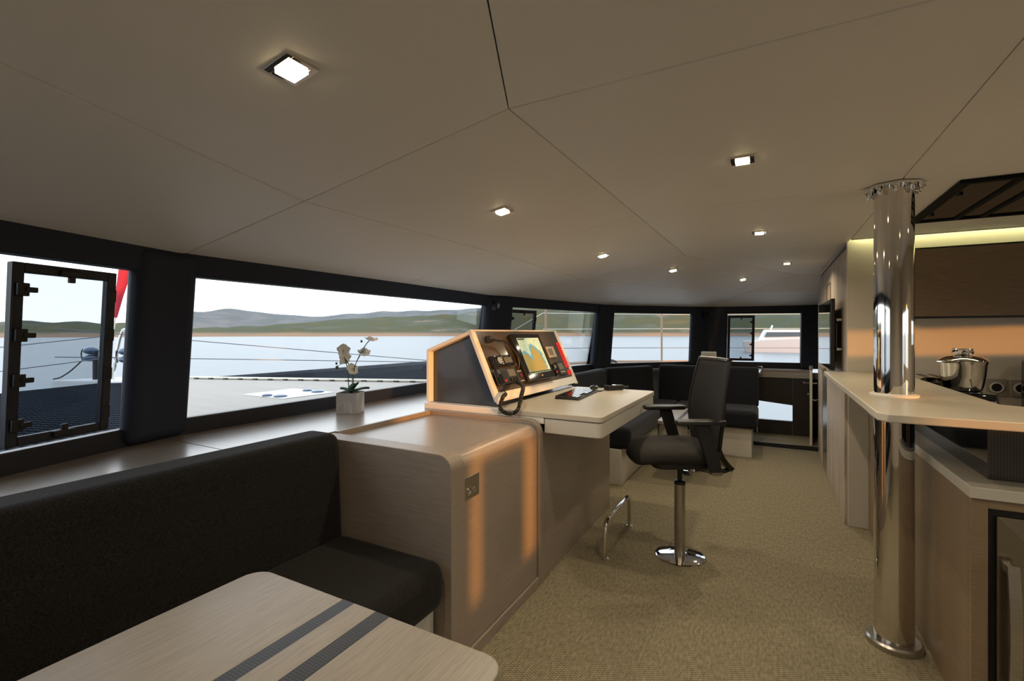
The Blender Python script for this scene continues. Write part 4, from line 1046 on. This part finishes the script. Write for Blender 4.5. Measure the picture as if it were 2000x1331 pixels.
MB().hexa([(-6.62, 3.5, DK - .03), (-6.56, 3.5, DK - .03), (-6.00, 7.6, DK - .03), (-6.06, 7.6, DK - .03), (-6.62, 3.5, DK + .005), (-6.56, 3.5, DK + .005), (-6.00, 7.6, DK + .03), (-6.06, 7.6, DK + .03)]).build('fascia', M['navy_fascia'], bm_)
# port trampoline and bow seen through the leftmost window
NZ = 0.70
struct(MB().plan([(-2.45, .20), (-2.60, 1.10), (-6.48, 2.96), (-7.7, 3.42), (-8.15, 3.05), (-7.85, 2.14), (-6.5, -.4), (-3.6, -1.4)], NZ - .02, NZ).build('net_port', M['net']), 'dark trampoline net by the bow')
bh = thing('bow_hull', (-9.2, 3.1, SEA), 'white hull bow beyond the trampoline net', 'hull')
MB().add([(-8.0, 3.45, SEA), (-8.6, 4.1, SEA), (-9.1, 2.95, SEA), (-7.85, 3.45, NZ - .05), (-8.6, 4.3, NZ - .05), (-9.30, 2.92, NZ - .03), (-7.85, 3.45, NZ + .01), (-8.6, 4.3, NZ + .01), (-9.30, 2.92, NZ + .0)],
         [(0, 2, 1), (0, 1, 4, 3), (1, 2, 5, 4), (2, 0, 3, 5), (3, 4, 7, 6), (4, 5, 8, 7), (5, 3, 6, 8), (6, 7, 8)]).build('bow', M['hatch_white'], bh, bevel=.02)
pu = thing('bow_pulpit', (-8.3, 3.45, NZ), 'bent steel pulpit rail at the bow', 'rail')
MB().tube(smoothpath([(-8.51, 3.36, NZ + .012), (-8.45, 3.39, 1.15), (-8.40, 3.42, 1.38), (-8.33, 3.46, 1.45), (-8.1, 3.7, 1.46)]), .022, 10).build('rail', M['chrome'], pu)
MB().tube([(-8.36, 3.50, NZ + .012), (-8.30, 3.52, 1.2)], .02, 8).build('stanchion', M['chrome'], pu)
for n_, (x, y, z) in enumerate(((-8.78, 3.20, 1.08), (-7.72, 3.20, 1.09))):
    dl = thing('deck_floodlight', (x, y, NZ), ['blue tinted deck floodlight left of the pulpit', 'blue tinted deck floodlight on the pulpit'][n_], 'floodlight', 'deck floodlights')
    MB().ball((x, y, z + .055), .095, 1, 1, .6, 20, 10).build('upper_lens', M['blue_lens'], dl); MB().ball((x, y, z - .055), .095, 1, 1, .55, 20, 10).build('lower_lens', M['blue_lens'], dl)
    MB().tube([(x + .06, y + .03, NZ + .012), (x + .06, y + .03, z + .05)], .035, 10).build('post', M['black_plastic'], dl)
    MB().tube(smoothpath([(x - .10, y - .06, z + .08), (x - .13, y - .07, z), (x - .10, y - .06, z - .10)]), .009, 6).build('bracket', M['black_plastic'], dl)
tag(MB().tube(smoothpath([(-8.90, 3.13, .98), (-9.02, 3.05, .84), (-9.15, 2.98, .745), (-9.25, 2.93, .715)]), .010, 6).build('mooring_line', M['black_plastic']), 'dark mooring line drooping from the floodlight', 'rope')
tag(MB().tube([(-8.46, 3.37, 1.62), (-8.42, 3.40, 1.95), (-8.35, 3.46, 2.4), (-8.1, 3.7, 4.0), (-7.8, 4.0, 6.0)], .1, 12, radii=[.02, .05, .085, .13, .15]).build('furled_sail', M['red_sail']), 'furled red sail slanting up beside the pulpit', 'sail')
tag(MB().tube([(-8.56, 3.30, NZ + .012), (-8.46, 3.37, 1.62)], .010, 6).build('forestay', M['pale_wire']), 'pale stay below the furled red sail', 'rigging')
def wire(pts, lab, m='cable', r=.006): return tag(MB().tube([Vector(p) for p in pts], r, 5).build('lifeline', M[m]), lab, 'lifeline', 'guard rail lifelines')
wire([(-7.3, 1.0, 1.13), (-7.82, 2.01, 1.23), (-8.42, 3.36, 1.36)], 'upper lifeline seen through the leftmost window')
wire([(-7.3, 1.0, .88), (-7.82, 2.01, .95), (-8.44, 3.34, 1.04)], 'lower lifeline seen through the leftmost window')
wire([(-7.7, 2.45, 1.45), (-6.89, 3.65, 1.288), (-5.10, 6.33, .935), (-4.4, 7.4, .80)], 'upper lifeline crossing the big front window')
wire([(-7.7, 2.45, 1.10), (-6.91, 3.64, 1.044), (-5.14, 6.36, .901), (-4.6, 7.4, .86)], 'lower lifeline crossing the big front window')
wire([(-3.36, 7.28, 1.727), (-1.71, 8.74, 1.72), (.6, 9.6, 1.72), (3.0, 10.2, 1.72)], 'topmost pale lifeline beyond the far windows', 'pale_wire', .005)
wire([(-3.36, 7.28, 1.455), (-2.77, 8.17, 1.464), (-1.71, 8.76, 1.468), (.41, 9.90, 1.473), (3.0, 10.9, 1.48)], 'middle pale lifeline beyond the far windows', 'pale_wire', .006)
wire([(-3.36, 7.28, 1.13), (-2.77, 8.17, 1.126), (-1.71, 8.78, 1.126), (.41, 9.90, 1.126), (3.0, 10.9, 1.13)], 'lower dark lifeline beyond the far windows', 'cable', .006)
wire([(-3.62, 6.35, 1.33), (-3.364, 7.277, 1.727)], 'sloping pale line beyond the bow window', 'pale_wire', .005)
for n_, (x, y, z) in enumerate(((-3.33, 7.32, 1.79), (-1.68, 8.60, 1.75))):
    so = thing('stanchion', (x, y, .5), ['copper lit stanchion behind the instrument console', 'copper lit stanchion in the middle of the far window'][n_], 'stanchion', 'guard rail stanchions')
    MB().tube([(x, y, .5), (x, y, z)], .017, 10).build('post', M['teak'], so)  # copper sunlight on the post is painted in with the brown colour
    MB().lathe([(.05, 0), (.05, .02), (.025, .05)], (x, y, .5), 14).build('socket', M['chrome'], so)
struct(MB().plan([(-2.70, 4.9), (-2.1, 6.15), (-.9, 7.5), (-.3, 7.62), (-.3, 9.7), (-2.6, 8.9), (-4.2, 7.3), (-4.0, 6.0)], .35, .60).build('side_deck', M['hatch_white']), 'white side deck outside the far windows')
tr = tag(MB().tube([(-3.4, 6.9, .87), (-2.44, 8.13, .895), (-1.34, 9.06, .882), (-.6, 9.5, .88)], .022, 8).build('toe_rail', M['teak']), 'teak toe rail outside the far corner window', 'rail')
MB().box(-2.47, -2.41, 8.10, 8.16, .60, .88).build('toe_rail_bracket', M['teak'], tr)
MB().tube(smoothpath([(-2.52, 7.98, .60), (-2.50, 8.0, .86), (-2.46, 8.05, .92), (-2.36, 8.08, .90), (-2.32, 8.1, .84)]), .02, 8).build('cleat', M['black_plastic'], tr)

# sea
def sea_material():
    m = mat('pale_sea', (0.190, 0.212, 0.226), 0.4, spec=0.25)
    nt = m.node_tree; b = nt.nodes['Principled BSDF']
    tc = nt.nodes['Texture Coordinate']; mp = nt.nodes.new('ShaderNodeMapping'); mp.inputs['Scale'].default_value = (.35, .35, 1)
    n = nt.nodes.new('ShaderNodeTexNoise'); n.inputs['Scale'].default_value = 1; n.inputs['Detail'].default_value = 6
    bpn = nt.nodes.new('ShaderNodeBump'); bpn.inputs['Strength'].default_value = .25; bpn.inputs['Distance'].default_value = .15
    nt.links.new(tc.outputs['Object'], mp.inputs[0]); nt.links.new(mp.outputs[0], n.inputs['Vector']); nt.links.new(n.outputs['Fac'], bpn.inputs['Height']); nt.links.new(bpn.outputs[0], b.inputs['Normal'])
    return m
struct(MB().add([(-2500, -2500, SEA), (2500, -2500, SEA), (2500, 2500, SEA), (-2500, 2500, SEA)], [(0, 1, 2, 3)]).build('sea', sea_material()), 'calm pale blue sea')

# hills across the bay: ridges with a sandy foot, laid out by bearing around the anchorage
def hill_material(name, green, grey, sand):
    m = bpy.data.materials.new(name); m.use_nodes = True; nt = m.node_tree; b = nt.nodes['Principled BSDF']; b.inputs['Roughness'].default_value = .95
    b.inputs['Specular IOR Level'].default_value = .05
    tc = nt.nodes.new('ShaderNodeTexCoord'); sp = nt.nodes.new('ShaderNodeSeparateXYZ'); nt.links.new(tc.outputs['Object'], sp.inputs[0])
    mp = nt.nodes.new('ShaderNodeMapping'); mp.inputs['Scale'].default_value = (.035, .035, .16); nt.links.new(tc.outputs['Object'], mp.inputs[0])
    n = nt.nodes.new('ShaderNodeTexNoise'); n.inputs['Scale'].default_value = 1; n.inputs['Detail'].default_value = 7; nt.links.new(mp.outputs[0], n.inputs['Vector'])
    r = nt.nodes.new('ShaderNodeValToRGB'); e = r.color_ramp.elements
    e[0].position = .36; e[0].color = (*green, 1); e[1].position = .62; e[1].color = (*grey, 1); x = e.new(.72); x.color = (.18, .15, .11, 1)
    nt.links.new(n.outputs['Fac'], r.inputs[0])
    mr = nt.nodes.new('ShaderNodeMapRange'); mr.inputs['From Min'].default_value = 0.2; mr.inputs['From Max'].default_value = 2.0; nt.links.new(sp.outputs['Z'], mr.inputs['Value'])
    nz = nt.nodes.new('ShaderNodeMath'); nz.operation = 'MULTIPLY_ADD'; nz.inputs[1].default_value = 1.4; nz.inputs[2].default_value = -.7
    nt.links.new(n.outputs['Fac'], nz.inputs[0])
    ad = nt.nodes.new('ShaderNodeMath'); ad.operation = 'ADD'; ad.use_clamp = True; nt.links.new(mr.outputs[0], ad.inputs[0]); nt.links.new(nz.outputs[0], ad.inputs[1])
    mx = nt.nodes.new('ShaderNodeMixRGB'); mx.inputs[1].default_value = (*sand, 1); nt.links.new(ad.outputs[0], mx.inputs[0]); nt.links.new(r.outputs[0], mx.inputs[2])
    nt.links.new(mx.outputs[0], b.inputs['Base Color'])
    return m
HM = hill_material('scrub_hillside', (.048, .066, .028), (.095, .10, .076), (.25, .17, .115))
HF = hill_material('far_hillside', (.11, .127, .13), (.155, .168, .178), (.155, .168, .178))  # distance haze is mixed into these blue-grey colours
def ridge(name, prof, r0, depth, m, label, rough):
    # prof: (bearing degrees left of +Y positive toward -X, crest height)
    def hgt(b):
        for (b0, h0), (b1, h1) in zip(prof[:-1], prof[1:]):
            if b0 >= b >= b1: t = (b0 - b) / (b0 - b1); t = t * t * (3 - 2 * t); return h0 + (h1 - h0) * t
        return prof[-1][1] if b < prof[-1][0] else prof[0][1]
    NB, NR = 220, 14; rnd = random.Random(7 + int(r0))
    ph = [(rnd.uniform(.3, 2.2), rnd.uniform(0, 6)) for _ in range(6)]
    def f(u, v):
        b = prof[0][0] + (prof[-1][0] - prof[0][0]) * u; a = math.radians(b)
        rr = r0 + depth * v + 10 * math.sin(b * .35)
        h = hgt(b) * (math.sin(PI / 2 * min(1, v * 1.25)) ** 1.3)
        h += rough * v * sum(math.sin(b * w_ + p_ + 5 * v) for w_, p_ in ph) / 6 * (1.0)
        return (-math.sin(a) * rr, math.cos(a) * rr, SEA - .3 + max(0, h) + 1.2 * min(1, v * 8))
    return struct(MB().grid(f, NB, NR).build(name, m, smooth=60), label)
# crest heights chosen for a shore about 380 m off
ridge('hills_near', [(95, 9), (76, 9.5), (68, 8), (62, 6), (57, 7.5), (52, 10), (48, 14), (42, 17.5), (36, 19), (31, 23), (27, 30), (20, 36), (10, 38), (-2, 38), (-12, 36), (-30, 30), (-60, 20)], 360, 130, HM, 'green scrub hillside with a sandy shore', 3.0)
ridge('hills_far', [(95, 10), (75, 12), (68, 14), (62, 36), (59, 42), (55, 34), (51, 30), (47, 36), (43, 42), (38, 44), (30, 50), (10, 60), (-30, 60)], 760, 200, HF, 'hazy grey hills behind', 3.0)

# passing motor boat
mbt = thing('motor_yacht', (3.0, 75.0, SEA), 'white motor yacht passing outside the far window', 'boat', rz=math.radians(6))
def hullf(u, v):
    x = -6.5 + 13 * u; w = 1.9 * (1 - max(0, (u - .45) / .55) ** 2.2); return (x, (v - .5) * 2 * w, 0)
vs_, fs_ = [], []
for k in range(13):
    u = k / 12; x = -6.5 + 13 * u; w = 2.0 * (1 - max(0, (u - .45) / .55) ** 2.2) + .02; sh = 1.5 + .7 * u
    vs_ += [(x * .94, -w * .7, -.1), (x, -w, sh), (x, w, sh), (x * .94, w * .7, -.1)]
for k in range(12):
    for q in range(4): fs_.append((4 * k + q, 4 * k + (q + 1) % 4, 4 * k + 4 + (q + 1) % 4, 4 * k + 4 + q))
fs_ += [(3, 2, 1, 0), (48, 49, 50, 51)]
MB().add(vs_, fs_).build('hull', M['hatch_white'], mbt, local=True)
MB().hexa([(-4.5, -1.5, 1.55), (2.8, -1.3, 1.9), (2.8, 1.3, 1.9), (-4.5, 1.5, 1.55), (-3.8, -1.2, 3.1), (.4, -1.1, 3.1), (.4, 1.1, 3.1), (-3.8, 1.2, 3.1)]).build('deckhouse', M['hatch_white'], mbt, local=True, bevel=.15)
MB().hexa([(-3.9, -1.52, 2.1), (1.9, -1.42, 2.25), (1.9, -1.2, 2.25), (-3.9, -1.3, 2.1), (-3.6, -1.40, 2.75), (.9, -1.28, 2.75), (.9, -1.1, 2.75), (-3.6, -1.2, 2.75)]).build('cabin_window', M['dark_glass'], mbt, local=True)
MB().tube([(-3.0, 0, 3.1), (-2.8, 0, 3.7)], .12, 8).build('radar_mast', M['hatch_white'], mbt, local=True)
